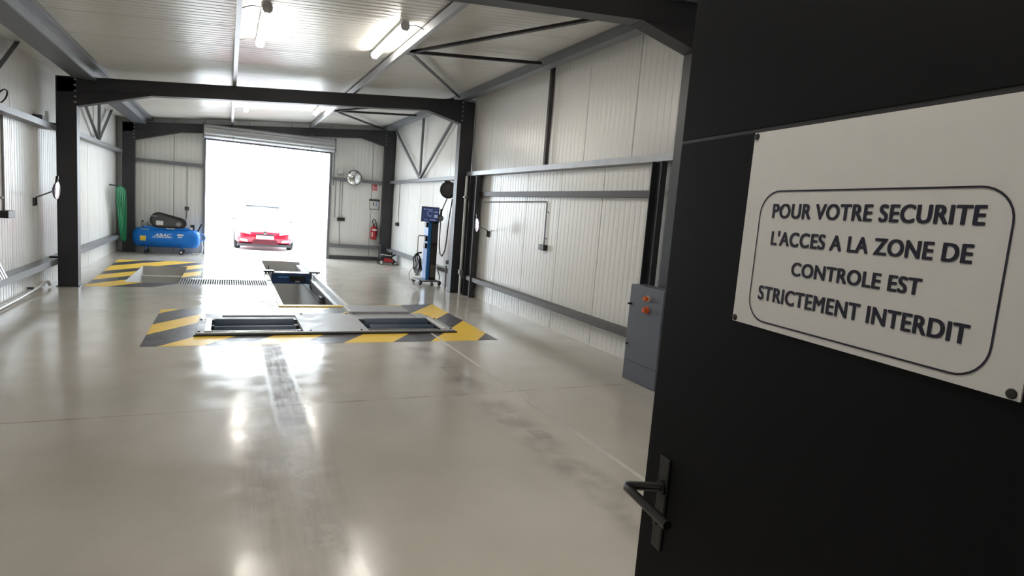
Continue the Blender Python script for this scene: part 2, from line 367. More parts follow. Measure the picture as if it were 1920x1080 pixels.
crail('brown steel rail crossing the right wall under the high pale rail', 1, 4.52, 5.66, 11.1, 2.05, 2.135, 'brown_rail')
crail('high steel rail on the right wall behind the cable reel', 1, 4.45, 11.95, 18.25, 2.40, 2.48)
crail('low steel rail on the right wall behind the red trolley jack', 1, 4.45, 11.95, 18.25, .32, .41)
def frail(lbl, x0, x1, z0, z1):
    b = MB(); b.box(x0, x1, YF - .14, YF - .004, z1 - .006, z1).box(x0, x1, YF - .14, YF - .004, z0, z0 + .006).box(x0, x1, YF - .14, YF - .134, z0 + .006, z1 - .006)
    return tag(b.build('wall_rail', 'rail_paint'), lbl, 'rail', 'steel wall rails')
frail('high steel rail on the far wall above the blue compressor', -2.18, -.65, 2.36, 2.45)
frail('high steel rail on the far wall behind the round traffic mirror', 2.78, 4.25, 2.36, 2.45)
frail('low steel rail on the far wall below the fire extinguisher', 2.78, 4.25, .36, .46)
tag(B(2.78, 4.25, YF - .06, YF - .004, .0, .11).build('skirting_strip', 'steel_dark'), 'dark skirting strip at the foot of the far wall right of the doorway', 'skirting')

# V braces on walls and roof braces
def brace(lbl, apex, tops, m='rail_paint', up=(1, 0, 0)):
    t = thing('wall_brace', lbl, 'brace', apex)
    for p in tops: MB().angle(apex, p, .055, .008, up).build('strut', m, t)
    MB().cyl((apex[0] - .012, apex[1], apex[2] + .03), (apex[0] + .012, apex[1], apex[2] + .03), .05, n=8).build('gusset', m, t)
brace('V brace of grey steel angles on the far part of the left wall', (-2.52, 15.62, 2.62), [(-2.52, 13.1, 3.70), (-2.52, 15.66, 3.62), (-2.52, 17.45, 3.58)])
brace('V brace of grey steel angles on the left wall at the top left corner', (-2.52, 8.75, 2.58), [(-2.52, 7.1, 3.62), (-2.52, 8.75, 3.62), (-2.52, 10.42, 3.60)])
brace('V brace of grey steel angles on the right wall above the cable reel', (4.5, 15.26, 2.49), [(4.5, 18.15, 4.05), (4.5, 15.2, 4.05), (4.5, 12.3, 4.05)])
tag(MB().angle((4.54, 8.48, 2.55), (4.54, 8.48, 4.06), .06, .01, (1, 0, 0)).build('wall_post', 'brown_rail'), 'single dark vertical post high on the right wall', 'post')
def rbrace(lbl, hub, ends):
    t = thing('roof_brace', lbl, 'brace', (hub[0], hub[1], rt(hub[0]) + .03))
    for x, y in ends: MB().angle((hub[0], hub[1], rt(hub[0]) + .045), (x, y, rt(x) + .045), .05, .008).build('strut', 'frame_paint', t)
    B(hub[0] - .05, hub[0] + .07, hub[1] - .07, hub[1] + .07, rt(hub[0]) + .012, rt(hub[0]) + .02).build('gusset', 'rail_paint', t)
rbrace('fan of dark roof brace bars in front of the middle frame', (2.2, 8.24), [(4.15, 5.05), (4.2, 8.2), (4.15, 11.62)])
rbrace('fan of dark roof brace bars beyond the middle frame', (2.2, 14.65), [(4.15, 11.98), (4.2, 14.8), (4.15, 18.2)])

# ---------------------------------------------------------------- ceiling lamps
def lamp(x, y0, y1, lbl, cx):
    zt = cz(x) - .006; t = thing('ceiling_lamp', lbl, 'lamp', (x, (y0 + y1) / 2, zt - .1), group='ceiling lamps')
    b = MB(); b.prism([(x - .05, zt - .045), (x + .05, zt - .045), (x + .035, zt), (x - .035, zt)], XZ, y0, y1); b.build('housing', 'lamp_body', t)
    pr = [(x - .048, zt - .046), (x - .046, zt - .075), (x - .03, zt - .098), (x, zt - .105), (x + .03, zt - .098), (x + .046, zt - .075), (x + .048, zt - .046)]
    MB().prism(pr, XZ, y0 + .03, y1 - .03).build('diffuser', 'lamp_glow', t, smooth=40)
    for ya, yb in ((y0, y0 + .03), (y1 - .03, y1)):
        MB().prism([(x - .053, zt - .04), (x - .05, zt - .08), (x - .03, zt - .108), (x + .03, zt - .108), (x + .05, zt - .08), (x + .053, zt - .04)], XZ, ya, yb).build('end_cap', 'lamp_body', t)
    px = cx; pz = rt(px) + .08; yc = y0 + .1 if cx > x else y0 + .14
    pts = [(x + (px - x) * k / 8, yc - .02 * math.sin(math.pi * k / 8), (zt - .05) + (pz - zt + .05) * (k / 8) + .03 * math.sin(math.pi * k / 8)) for k in range(9)]
    MB().tube(pts, .006, 6).build('cable', 'dark_grey', t)
    if cx < x:
        pts = [(x + (px - x) * k / 8, y1 - .1, (zt - .05) + (pz - zt + .05) * (k / 8) + .03 * math.sin(math.pi * k / 8)) for k in range(9)]
        MB().tube(pts, .006, 6).build('cable', 'dark_grey', t)
    return t
lamp(.335, .30, 1.95, 'added unseen ceiling lamp beside the left purlin, lighting the area near the viewpoint', .09)  # this lamp and the next are added, unseen, to brighten the near area
lamp(1.83, .30, 1.95, 'added unseen ceiling lamp beside the right purlin, lighting the area by the black door', 2.09)  # second added lamp, unseen, brightens the door side
lamp(.335, 7.05, 8.75, 'lit ceiling lamp beside the left purlin, nearest the viewer', .09)
lamp(1.83, 7.15, 8.80, 'lit ceiling lamp beside the right purlin, nearest the viewer', 2.09)
lamp(.335, 13.9, 15.55, 'lit ceiling lamp beside the left purlin, beyond the middle frame', .09)
lamp(1.87, 13.9, 15.55, 'lit ceiling lamp beside the right purlin, beyond the middle frame', 2.09)

# ---------------------------------------------------------------- doorway: shutter, guides, outside
ts = thing('roller_shutter', 'rolled-up aluminium shutter above the open vehicle doorway', 'shutter', (1.06, 18.2, 3.1))
pr = []
for k in range(56):
    a = 2 * math.pi * k / 56; pr.append((18.06 + (.158 + .026 * abs(math.sin(a * 5))) * math.cos(a), 3.315 + (.158 + .026 * abs(math.sin(a * 5))) * math.sin(a)))
MB().prism(pr, YZ, -.60, 2.74).build('rolled_curtain', 'alu_shutter', ts, smooth=25)
B(-.60, 2.72, 18.30, 18.335, 3.10, 3.165).build('bottom_bar', 'rail_paint', ts)
for k in range(1): B(-.60, 2.72, 18.31, 18.325, 3.17 + .055 * k, 3.22 + .055 * k).build('slat', 'alu_shutter', ts, bevel=.004)
for x in (.09, 2.10): MB().bar((x, 17.92, 3.14), (x, 17.98, 3.56), .03, .012, (1, 0, 0)).build('hanger', 'rail_paint', ts)
for x0, x1 in ((-.625, -.605), (2.745, 2.765)): B(x0, x1, 17.9, 18.25, 3.12, 3.52).build('end_bracket', 'steel_dark', ts)
for x0, x1 in ((-.625, -.565), (2.69, 2.755)):
    b = MB(); b.box(x0, x1, 18.47, YF - .004, 0, 3.12); b.build('guide_rail', 'rail_paint', ts)
tag(B(2.775, 2.80, 18.30, 18.33, 2.2, 3.3).build('shutter_motor_cable_duct', 'steel_dark'), 'thin dark duct beside the right end of the shutter', 'duct')
og = B(-60, 60, YF + .12, 110, -.14, -.012).build('floor_yard', 'pavement'); struct(og, 'bright paved yard outside the open doorway', 'ground')

# car parked outside
def car():
    Y0 = 20.5; cx = 1.085
    t = thing('car', 'red car parked outside facing the open doorway', 'car', (cx, Y0 + 2.0, -.012))
    st = [(0.00, .60, .30, .50, .53), (.05, .74, .26, .58, .62), (.16, .83, .22, .64, .69), (.45, .875, .20, .70, .76), (1.0, .885, .19, .78, .86), (1.35, .885, .19, .84, .92),
          (2.4, .89, .19, .90, .93), (3.4, .885, .2, .92, .94), (3.9, .86, .24, .88, .93), (4.12, .78, .32, .70, .80), (4.18, .66, .40, .6, .66)]
    b = MB(); n = 0; ring = []
    for (y, w, zb, zs, zt) in st:
        pts = [(-w * .9, zb), (-w, zb + .10), (-w * 1.0, (zb + zs) / 2), (-w * .985, zs - .03), (-w * .9, zs + (zt - zs) * .55), (-w * .55, zt - .012), (0, zt), (w * .55, zt - .012), (w * .9, zs + (zt - zs) * .55), (w * .985, zs - .03), (w, (zb + zs) / 2), (w, zb + .10), (w * .9, zb)]
        n = len(pts); ring.append([(cx + p, Y0 + y, q - .012) for p, q in pts])
    vs = [p for r in ring for p in r]; fs = [(i * n + k, i * n + (k + 1) % n, (i + 1) * n + (k + 1) % n, (i + 1) * n + k) for i in range(len(ring) - 1) for k in range(n)]
    fs += [tuple(range(n)), tuple(range((len(ring) - 1) * n, len(ring) * n))]
    body = b.add(vs, fs).build('body', 'car_red', t, smooth=50)
    b = MB(); ring = []
    for (y, w, z0, z1) in [(1.15, .74, .84, .88), (1.95, .64, .90, 1.36), (2.4, .62, .90, 1.42), (3.1, .61, .90, 1.38), (3.95, .66, .90, .94)]:
        ring += [(cx - w, Y0 + y, z0), (cx - w * .86, Y0 + y, z1 - .02), (cx, Y0 + y, z1), (cx + w * .86, Y0 + y, z1 - .02), (cx + w, Y0 + y, z0)]
    fs = [(i * 5 + k, i * 5 + (k + 1) % 5, (i + 1) * 5 + (k + 1) % 5, (i + 1) * 5 + k) for i in range(4) for k in range(5)] + [(0, 1, 2, 3, 4), (20, 21, 22, 23, 24)]
    MB().add(ring, fs).build('cabin_glass', 'car_glass', t, smooth=30)
    MB().add([(cx - .56, Y0 + 1.93, 1.365), (cx + .56, Y0 + 1.93, 1.365), (cx + .55, Y0 + 3.1, 1.38), (cx - .55, Y0 + 3.1, 1.38), (cx - .54, Y0 + 1.93, 1.40), (cx + .54, Y0 + 1.93, 1.40), (cx + .53, Y0 + 3.1, 1.42), (cx - .53, Y0 + 3.1, 1.42)],
             [(0, 3, 2, 1), (4, 5, 6, 7), (0, 1, 5, 4), (1, 2, 6, 5), (2, 3, 7, 6), (3, 0, 4, 7)]).build('roof', 'car_glass', t, bevel=.01)  # glass colour instead of body red, imitating glare that washes out the roof
    for sx in (-1, 1):
        for yy in (.78, 3.35):
            wx = cx + sx * .80
            w = MB().lathe([(.0, -.10), (.24, -.10), (.30, -.085), (.315, -.05), (.315, .05), (.30, .085), (.24, .10), (0, .10)], (wx, Y0 + yy, .303), (1, 0, 0), 20).build('tyre', 'rubber', t, smooth=40)
            MB().lathe([(0, 0), (.20, 0), (.21, .012), (0, .02)], (wx + sx * .10, Y0 + yy, .303), (sx, 0, 0), 12).build('wheel_rim', 'chrome', w)
        h = MB().prism([(cx + sx * .42, .50), (cx + sx * .79, .56), (cx + sx * .80, .63), (cx + sx * .60, .615), (cx + sx * .44, .56)], XZ, Y0 - .012, Y0 + .22).build('headlight', 'car_light', t)
        MB().prism([(cx + sx * .50, .26), (cx + sx * .74, .29), (cx + sx * .72, .36), (cx + sx * .52, .33)], XZ, Y0 - .01, Y0 + .2).build('fog_light', 'car_light', t)
        m = MB().sph((cx + sx * 1.0, Y0 + 1.35, .93), .075, sc=(1, .6, .7)).build('door_mirror', 'car_light', t, smooth=60)  # whitened like the headlights, outdoor glare put into the mirror colour
        MB().bar((cx + sx * .85, Y0 + 1.38, .9), (cx + sx * .95, Y0 + 1.37, .92), .03, .03).build('mirror_arm', 'black_plastic', m)
    B(cx - .26, cx + .26, Y0 - .035, Y0 + .01, .36, .47).build('number_plate', 'white_plastic', t)
    MB().prism([(cx - .40, .19), (cx + .40, .19), (cx + .34, .33), (cx - .34, .33)], XZ, Y0 - .02, Y0 + .1).build('lower_grille', mat('grille_red', (.10, .004, .012), .5, noise=.1), t)
    MB().prism([(cx - .30, .485), (cx + .30, .485), (cx + .24, .525), (cx - .24, .525)], XZ, Y0 - .015, Y0 + .1).build('upper_grille', 'dark_grey', t)
    MB().prism([(cx - .80, .12), (cx + .80, .12), (cx + .78, .20), (cx - .78, .20)], XZ, Y0 + .05, Y0 + .3).build('bumper_lip', 'dark_grey', t)
    MB().lathe([(0, 0), (.05, 0), (.05, .01), (0, .014)], (cx, Y0 - .015, .56), (0, -1, 0), 16).build('badge', 'chrome', t)
car()

# ---------------------------------------------------------------- painted floor markings
def clip(poly, a, b, c):    # keep a*x+b*y<=c
    out = []
    for i in range(len(poly)):
        p, q = poly[i], poly[(i + 1) % len(poly)]; dp, dq = a * p[0] + b * p[1] - c, a * q[0] + b * q[1] - c
        if dp <= 0: out.append(p)
        if dp * dq < 0: s = dp / (dp - dq); out.append((p[0] + (q[0] - p[0]) * s, p[1] + (q[1] - p[1]) * s))
    return out
def rect(x0, x1, y0, y1): return [(x0, y0), (x1, y0), (x1, y1), (x0, y1)]
def stripes(t, bounds, k, regions, mats):
    for i, (a, c) in enumerate(zip(bounds[:-1], bounds[1:])):
        b = MB(); got = False
        for rg in regions:
            p = clip(clip(rg, 1, -1 / k, max(a, c)), -1, 1 / k, -min(a, c))
            if len(p) >= 3 and abs(sum(p[j][0] * p[(j + 1) % len(p)][1] - p[(j + 1) % len(p)][0] * p[j][1] for j in range(len(p)))) > .002:
                b.prism(p, XY, .0, .0012); got = True
        if got: b.build('stripe', mats[i % 2], t)
t = thing('floor_marking', 'yellow and black hazard stripes painted around the roller brake tester', 'floor marking', (1.28, 8.6, 0))
quad = [(-.83, 7.30), (3.39, 7.26), (3.39, 10.22), (-.83, 9.63)]
def inq(r):
    p = r
    for (x0, y0), (x1, y1) in zip(quad, quad[1:] + quad[:1]): p = clip(p, (y1 - y0), -(x1 - x0), (y1 - y0) * x0 - (x1 - x0) * y0)
    return p
regs = [inq(r) for r in (rect(-.83, -.32, 7.2, 10.3), rect(2.95, 3.39, 7.2, 10.3), rect(-.32, 2.95, 7.2, 7.82), rect(-.32, .72, 9.15, 10.3), rect(.72, 1.90, 9.15, 9.80), rect(1.90, 2.95, 9.15, 10.3))]
bnd = [-1.5, -2.04, -2.71, -3.20, -3.82, -4.36, -4.98, -5.78, -6.40, -6.83, -7.38, -7.9]
stripes(t, [-1.5, -2.04, -2.70, -3.20, -3.82, -4.33, -4.93, -5.36, -5.80, -6.40, -6.83, -7.38, -8.2], 1.42, regs, ('dark_paint', 'yellow_paint'))
t = thing('floor_marking', 'yellow and black hazard stripes painted around the stairwell opening', 'floor marking', (-1.3, 13.9, 0))
q2 = [(-2.12, 11.80), (-.45, 11.85), (-.52, 16.25), (-2.27, 16.25)]; quad = q2
regs = [inq(r) for r in (rect(-2.4, -1.65, 11.5, 16.5), rect(-.80, -.3, 13.10, 16.5), rect(-1.65, -.80, 15.12, 16.5), rect(-1.65, -.8, 11.5, 12.42), rect(-.8, -.3, 11.5, 12.25))]
stripes(t, [-9.5, -10.10, -10.63, -11.04, -11.58, -12.02, -12.72, -13.20, -13.9], 1.42, regs, ('dark_paint', 'yellow_paint'))
ln = MB(); ln.prism([(2.56, .4), (2.60, .4), (2.60, 7.26), (2.56, 7.26)], XY, 0, .0010); ln.prism([(2.565, 7.26), (2.60, 7.26), (2.60, 7.80), (2.565, 7.80)], XY, .0013, .0022)
tag(ln.build('floor_line', 'white_paint'), 'thin white line painted lengthwise on the floor towards the brake tester', 'floor line')

# ---------------------------------------------------------------- inspection pit, stairwell, grating
t = thing('inspection_pit', 'long open inspection pit with white rims and yellow front edge', 'pit', (1.31, 13.5, -1.6))
B(.73, .83, 9.9, 17.25, -1.6, -.001).build('side_wall', 'pit_concrete', t); B(1.79, 1.89, 9.9, 17.25, -1.6, -.001).build('side_wall', 'pit_white', t)
B(.83, 1.79, 17.17, 17.27, -1.6, -.001).build('end_wall', 'pit_concrete', t); B(.83, 1.79, 9.88, 9.98, -1.6, -.001).build('end_wall', 'pit_concrete', t)
B(.73, 1.89, 9.88, 17.27, -1.7, -1.6).build('pit_floor', 'pit_concrete', t)
b = MB().box(.75, .83, 9.98, 12.26, 0, .012).box(.75, .83, 13.09, 17.2, 0, .012); b.build('rim', 'white_plastic', t, bevel=.003)
B(1.79, 1.86, 9.98, 17.2, 0, .012).build('rim', 'white_plastic', t, bevel=.003)
B(.75, 1.86, 9.86, 9.98, 0, .016).build('yellow_edge', 'label_yellow', t, bevel=.003)
B(.83, 1.79, 9.98, 9.995, -.10, .016).build('kick_plate', 'label_yellow', t)
for k in range(7): MB().cyl((.79, 10.3 + k * .34, .012), (.79, 10.3 + k * .34, .017), .012, n=8).build('rivet', 'steel_dark', t)
for z in (-.10, -.34): B(1.70, 1.785, 10.05, 17.0, z - .025, z + .025).build('guide_rail', 'galv', t)
b = MB(); b.box(1.74, 1.785, 10.1, 16.8, -.25, -.17); b.build('cable_duct', 'mid_grey', t)
B(1.66, 1.76, 11.9, 12.15, -.42, -.16).build('junction_box', 'dark_grey', t, bevel=.01)
MB().tube([(1.69, 11.92, -.42), (1.68, 11.8, -.8), (1.66, 11.6, -1.2), (1.6, 11.4, -1.55)], .012, 6).build('cable', 'rubber', t)
MB().tube([(1.0, 16.9, -.1), (.99, 16.9, -.5), (1.0, 16.9, -.9), (1.05, 16.9, -1.5)], .012, 6).build('cable', 'rubber', t)
t = thing('pit_jack', 'dark blue jack beam bridging the inspection pit on black rollers', 'jack', (1.36, 14.2, -.22))
B(.90, 1.72, 14.10, 14.34, -.20, .035).build('beam', 'jack_blue', t, bevel=.012)
B(.90, 1.72, 14.10, 14.36, .035, .05).build('top_plate', 'galv', t)
for x0, x1 in ((.74, .96), (1.70, 1.94)): B(x0, x1, 14.08, 14.34, .05, .085).build('carrier', 'black_plastic', t, bevel=.006)
for x in (.79, 1.88): MB().cyl((x - .02, 14.2, .034), (x + .02, 14.2, .034), .022, n=12).build('roller', 'steel_dark', t)
for x in (1.36, 1.52): MB().cyl((x, 14.085, -.08), (x, 14.07, -.08), .055, n=14).build('control_knob', 'black_plastic', t)
B(1.28, 1.62, 14.075, 14.10, -.15, -.02).build('control_panel', 'black_plastic', t, bevel=.006)
B(1.04, 1.26, 14.094, 14.10, -.065, -.035).build('label_plate', 'hose_blue', t)
B(1.40, 1.50, 14.06, 14.076, -.16, -.12).build('handle', 'chrome', t)
MB().bar((1.74, 14.2, .05), (1.76, 14.2, -.40), .05, .05, (0, 1, 0)).build('side_arm', 'mid_grey', t)
MB().tube([(1.72, 14.1, -.1), (1.76, 13.2, -.16), (1.74, 12.5, -.12), (1.76, 11.8, -.2), (1.72, 11.0, -.3)], .014, 6).build('air_hose', 'rubber', t)

t = thing('stairwell', 'open stairwell beside the pit with a white side wall', 'stairwell', (-1.22, 13.7, -1.6))
B(-1.75, -1.65, 12.32, 15.22, -1.6, -.001).build('side_wall', 'pit_white', t)
B(-.80, -.70, 13.08, 15.22, -1.6, -.001).build('side_wall', 'pit_concrete', t)
B(-1.65, -.80, 15.12, 15.22, -1.6, -.001).build('end_wall', 'pit_concrete', t); B(-1.65, -.80, 12.32, 12.42, -1.6, -.001).build('end_wall', 'pit_concrete', t)
B(-1.75, -.70, 12.32, 15.22, -1.7, -1.6).build('base_slab', 'pit_concrete', t)
for k in range(7): B(-1.65, -.80, 13.3 + .26 * k, 15.12, -1.6 + .2 * k, -1.6 + .2 * (k + 1)).build('step', 'pit_concrete', t)
B(-.9, .83, 12.17, 12.27, -1.6, -.05).build('tunnel_wall', 'pit_concrete', t); B(-.7, .73, 13.08, 13.18, -1.6, -.05).build('tunnel_wall', 'pit_concrete', t)
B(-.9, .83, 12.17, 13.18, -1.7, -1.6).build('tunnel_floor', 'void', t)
t = thing('floor_grating', 'steel slat grating across the floor between stairwell and pit', 'grating', (0, 12.67, 0))
NS = 40
for k in range(NS):
    x = -.785 + (1.59) * k / (NS - 1); B(x - .009, x + .009, 12.292, 13.058, -.035, -.002).build('slat', 'mid_grey', t)
for y in (12.275, 13.06): B(-.80, .82, y, y + .015, -.04, -.001).build('edge_angle', 'steel_plate', t)
B(-.80, .82, 12.66, 12.69, -.07, -.036).build('bearer', 'steel_dark', t)

# ---------------------------------------------------------------- roller brake tester
t = thing('roller_brake_tester', 'steel roller brake tester with two pairs of dark rollers set in the floor', 'brake tester', (1.31, 8.4, 0))
zt = .030
def plate(x0, x1, y0, y1, name='plate', z0=.0015, z1=zt, m='steel_plate', bev=.004): return B(x0, x1, y0, y1, z0, z1).build(name, m, t, bevel=bev)
plate(-.32, -.195, 7.83, 8.72, 'end_plate'); plate(2.805, 2.95, 7.83, 8.72, 'end_plate')
plate(.905, 1.75, 7.83, 9.15, 'centre_plate')
plate(-.25, .90, 8.645, 8.70, 'cross_bar', m='steel_dark'); plate(1.755, 2.86, 8.645, 8.70, 'cross_bar', m='steel_dark')
plate(-.25, -.05, 8.725, 9.14, 'corner_plate'); plate(2.67, 2.86, 8.725, 9.14, 'corner_plate')
plate(-.045, .90, 8.73, 8.93, 'rear_plate', z1=.022); plate(-.045, .90, 8.95, 9.14, 'rear_plate', z1=.040, m='chrome')
plate(1.755, 2.665, 8.73, 8.93, 'rear_plate', z1=.022); plate(1.755, 2.665, 8.94, 9.14, 'rear_plate', z1=.018)
plate(1.74, 2.66, 9.155, 9.74, 'slip_plate', z1=.055); B(1.70, 1.74, 9.155, 9.74, .0015, .058).build('plate_edge', 'white_plastic', t)
plate(-.32, 2.95, 7.79, 7.828, 'front_lip', z1=.038, m='steel_plate'); B(-.34, 2.97, 7.765, 7.79, .0015, .018).build('front_seal', 'rubber', t)
for x0, x1 in ((-.19, .90), (1.755, 2.80)):
    b = MB(); y0, y1 = 7.95, 8.64; z0 = -.40
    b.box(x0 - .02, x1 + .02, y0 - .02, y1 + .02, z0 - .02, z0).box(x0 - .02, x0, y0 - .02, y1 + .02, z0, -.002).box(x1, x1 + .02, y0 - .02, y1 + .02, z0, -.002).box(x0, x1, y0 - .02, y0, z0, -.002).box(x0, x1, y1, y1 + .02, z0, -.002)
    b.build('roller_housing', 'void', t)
    for y, z in ((8.17, -.06), (8.50, -.03)):
        r = MB().lathe([(0, x0 + .06), (.10, x0 + .06), (.104, x0 + .065), (.104, x1 - .065), (.10, x1 - .06), (0, x1 - .06)], (0, y, z), (1, 0, 0), 28).build('roller', 'roller_blue', t, smooth=40)
        MB().cyl((x0, y, z), (x1, y, z), .025, n=12).build('shaft', 'chrome', r)
    MB().cyl((x0 + .05, 8.0, .0), (x1 - .05, 8.0, .0), .022, n=12).build('sensing_roller', 'chrome', t, smooth=40)
    for x in (x0 + .03, x1 - .03): B(x - .015, x + .015, 7.96, 8.05, -.06, .02).build('bracket', 'steel_dark', t)
    xe = x0 - .005 if x0 < 0 else x1 + .005; B(xe - .035, xe + .035, 7.86, 8.70, zt, zt + .018).build('guide_bar', 'white_plastic', t)
for x, y in ((-.29, 7.9), (-.29, 8.66), (2.92, 7.9), (2.92, 8.66), (1.0, 7.9), (1.65, 7.9), (1.0, 9.08), (1.65, 9.08)):
    MB().cyl((x, y, zt), (x, y, zt + .012), .014, n=6).build('bolt', 'steel_dark', t)

# ---------------------------------------------------------------- compressor
t = thing('air_compressor', 'blue air compressor with black belt guard on a horizontal tank', 'compressor', (-1.42, 18.16, 0))
yc, zc, R = 18.16, .42, .255
prof = [(0, -2.22), (.10, -2.215), (.18, -2.19), (.235, -2.13), (R, -2.05), (R, -.83), (.235, -.75), (.18, -.69), (.10, -.665), (0, -.66)]
tank = MB().lathe(prof, (0, yc, zc), (1, 0, 0), 40).build('tank', 'tank_blue', t, smooth=35)
for x in (-2.05, -.83): MB().lathe([(R + .002, x - .006), (R + .004, x), (R + .002, x + .006)], (0, yc, zc), (1, 0, 0), 40).build('weld_seam', 'tank_blue', tank, smooth=60)
B(-1.97, -.93, yc - .14, yc + .14, .645, .705).build('motor_platform', 'tank_blue', t, bevel=.01)
for x in (-1.10, -1.9):
    for sy in (-1, 1): MB().bar((x, yc + sy * .14, .26), (x, yc + sy * .18, .07), .07, .012, (1, 0, 0)).build('foot', 'tank_blue', t)
for x in (-1.10,):
    for sy in (-1, 1):
        w = MB().lathe([(0, -.02), (.055, -.02), (.062, -.012), (.062, .012), (.055, .02), (0, .02)], (x, yc + sy * .19, .062), (0, 1, 0), 18).build('castor_wheel', 'rubber', t, smooth=40)
        MB().cyl((x, yc + sy * .19 - .023, .062), (x, yc + sy * .19 + .023, .062), .03, n=12).build('wheel_hub', 'white_plastic', w)
for sy in (-1, 1): MB().cyl((-1.9, yc + sy * .19, 0), (-1.9, yc + sy * .18, .09), .03, .045, n=12).build('rubber_foot', 'rubber', t)
# belt guard: teardrop hull of a large flywheel circle and a small motor pulley circle
def hull(c0, r0, c1, r1, n=18):
    d = math.hypot(c1[0] - c0[0], c1[1] - c0[1]); th = math.atan2(c1[1] - c0[1], c1[0] - c0[0]); al = math.acos((r0 - r1) / d)
    a = [(c0[0] + r0 * math.cos(th + al + (2 * math.pi - 2 * al) * i / n), c0[1] + r0 * math.sin(th + al + (2 * math.pi - 2 * al) * i / n)) for i in range(n + 1)]
    b = [(c1[0] + r1 * math.cos(th - al + 2 * al * i / n), c1[1] + r1 * math.sin(th - al + 2 * al * i / n)) for i in range(n + 1)]
    return a + b
g = MB().prism(hull((-1.62, .885), .205, (-1.12, .83), .14), XZ, yc - .16, yc - .06).build('belt_guard', 'black_plastic', t, bevel=.012)
MB().prism(hull((-1.62, .885), .15, (-1.14, .82), .07), XZ, yc - .166, yc - .16).build('guard_grille', 'dark_grey', g)
B(-1.76, -1.44, yc - .05, yc + .17, .705, 1.02).build('pump', 'dark_grey', t, bevel=.015)
for k in range(6): B(-1.78, -1.42, yc - .06, yc + .18, .80 + .035 * k, .815 + .035 * k).build('cooling_fin', 'mid_grey', t)
MB().cyl((-1.10, yc - .05, .82), (-1.10, yc + .2, .82), .10, n=20).build('motor', 'dark_grey', t, smooth=40)
MB().cyl((-1.17, yc - .17, .80), (-1.17, yc - .176, .80), .055, n=20).build('pulley_cap', 'mid_grey', t)
B(-1.68, -1.52, yc - .172, yc - .166, .76, .87).build('white_label', 'white_plastic', t)
B(-1.82, -1.66, yc - .172, yc - .166, .97, 1.0).build('grey_label', 'mid_grey', t)
B(-1.46, -1.26, yc - .146, yc - .14, .66, .69).build('label_strip', 'white_plastic', t)
def arc_plate(x0, x1, a0, a1, name, m, par):    # label that follows the tank; angles from horizontal, front side
    b = MB(); n = 6; r0, r1 = R + .0005, R + .003; vs = []
    for i in range(n + 1):
        a = a0 + (a1 - a0) * i / n
        for x in (x0, x1):
            for r in (r0, r1): vs.append((x, yc - r * math.cos(a), zc + r * math.sin(a)))
    fs = []
    for i in range(n):
        o = i * 4; fs += [(o + 1, o + 3, o + 7, o + 5), (o, o + 4, o + 6, o + 2), (o, o + 1, o + 5, o + 4), (o + 2, o + 6, o + 7, o + 3)]
    fs += [(0, 2, 3, 1), (n * 4, n * 4 + 1, n * 4 + 3, n * 4 + 2)]
    return b.add(vs, fs).build(name, m, par)
arc_plate(-2.03, -1.90, -.32, .18, 'warning_label', 'label_yellow', tank)
arc_plate(-2.02, -1.84, .92, 1.0, 'label', 'white_plastic', tank)

def text_mesh(s, width, height, bold=0.0, ext=.0006, shear=0.0, space=1.0):
    c = bpy.data.curves.new('text', 'FONT'); c.body = s; c.size = 1.0; c.offset = bold; c.shear = shear; c.space_character = space; c.resolution_u = 6
    o = bpy.data.objects.new('text', c); COL.objects.link(o); bpy.context.view_layer.update()
    me = bpy.data.meshes.new_from_object(o.evaluated_get(bpy.context.evaluated_depsgraph_get())); COL.objects.unlink(o); bpy.data.objects.remove(o); bpy.data.curves.remove(c)
    xs = [v.co.x for v in me.vertices]; ys = [v.co.y for v in me.vertices]; x0, x1, y0, y1 = min(xs), max(xs), min(ys), max(ys)
    V = [((v.co.x - x0) / (x1 - x0) * width, (v.co.y - y0) / (y1 - y0) * height) for v in me.vertices]; Fc = [tuple(p.vertices) for p in me.polygons]
    bpy.data.meshes.remove(me); return V, Fc
def put_text(name, s, width, height, fn, m, parent, bold=0.0, ext=.0008, local=False, shear=0.0, space=1.0, thick=0):
    V, Fc = text_mesh(s, width, height, bold, ext, shear, space); b = MB()
    for q, (dx, dy) in enumerate(((0, 0), (-1, .3), (1, .3), (-1, -.3), (1, -.3), (0, .5), (0, -.5))):
        b.add([fn(x + dx * thick, y + dy * thick, ext + .00003 * q) for x, y in V], Fc)
        if not thick: break
    o = b.build(name, m, parent, local=local); return o
def on_tank(x0, a0): return lambda x, y, e: (x0 + x, yc - (R + e + .0015) * math.cos(a0 + y / R), zc + (R + e + .0015) * math.sin(a0 + y / R))
put_text('lettering', 'ABAC', .40, .085, on_tank(-1.72, .16), 'white_plastic', tank, bold=.03, shear=.25)
arc_plate(-1.76, -1.30, .06, .12, 'underline', 'white_plastic', tank)
arc_plate(-1.19, -1.05, .32, .50, 'model_label', 'white_plastic', tank); arc_plate(-1.18, -1.08, .12, .22, 'model_label', 'white_plastic', tank)
MB().cyl((-2.0, yc, .66), (-2.0, yc, .74), .022, n=10).cyl((-2.0, yc, .74), (-2.0, yc, .80), .032, n=12).build('safety_valve', 'chrome', t)
MB().cyl((-2.0, yc, .80), (-2.0, yc, .85), .02, .026, n=10).build('valve_cap', 'black_plastic', t)
B(-.90, -.80, yc - .06, yc + .05, .655, .80).build('pressure_switch', 'black_plastic', t, bevel=.01)
MB().cyl((-.87, yc - .06, .70), (-.87, yc - .085, .70), .035, n=16).build('pressure_gauge', 'white_plastic', t)
MB().bar((-.74, yc, .60), (-.63, yc - .02, .84), .035, .03, (0, 1, 0)).build('tap_lever', 'black_plastic', t)
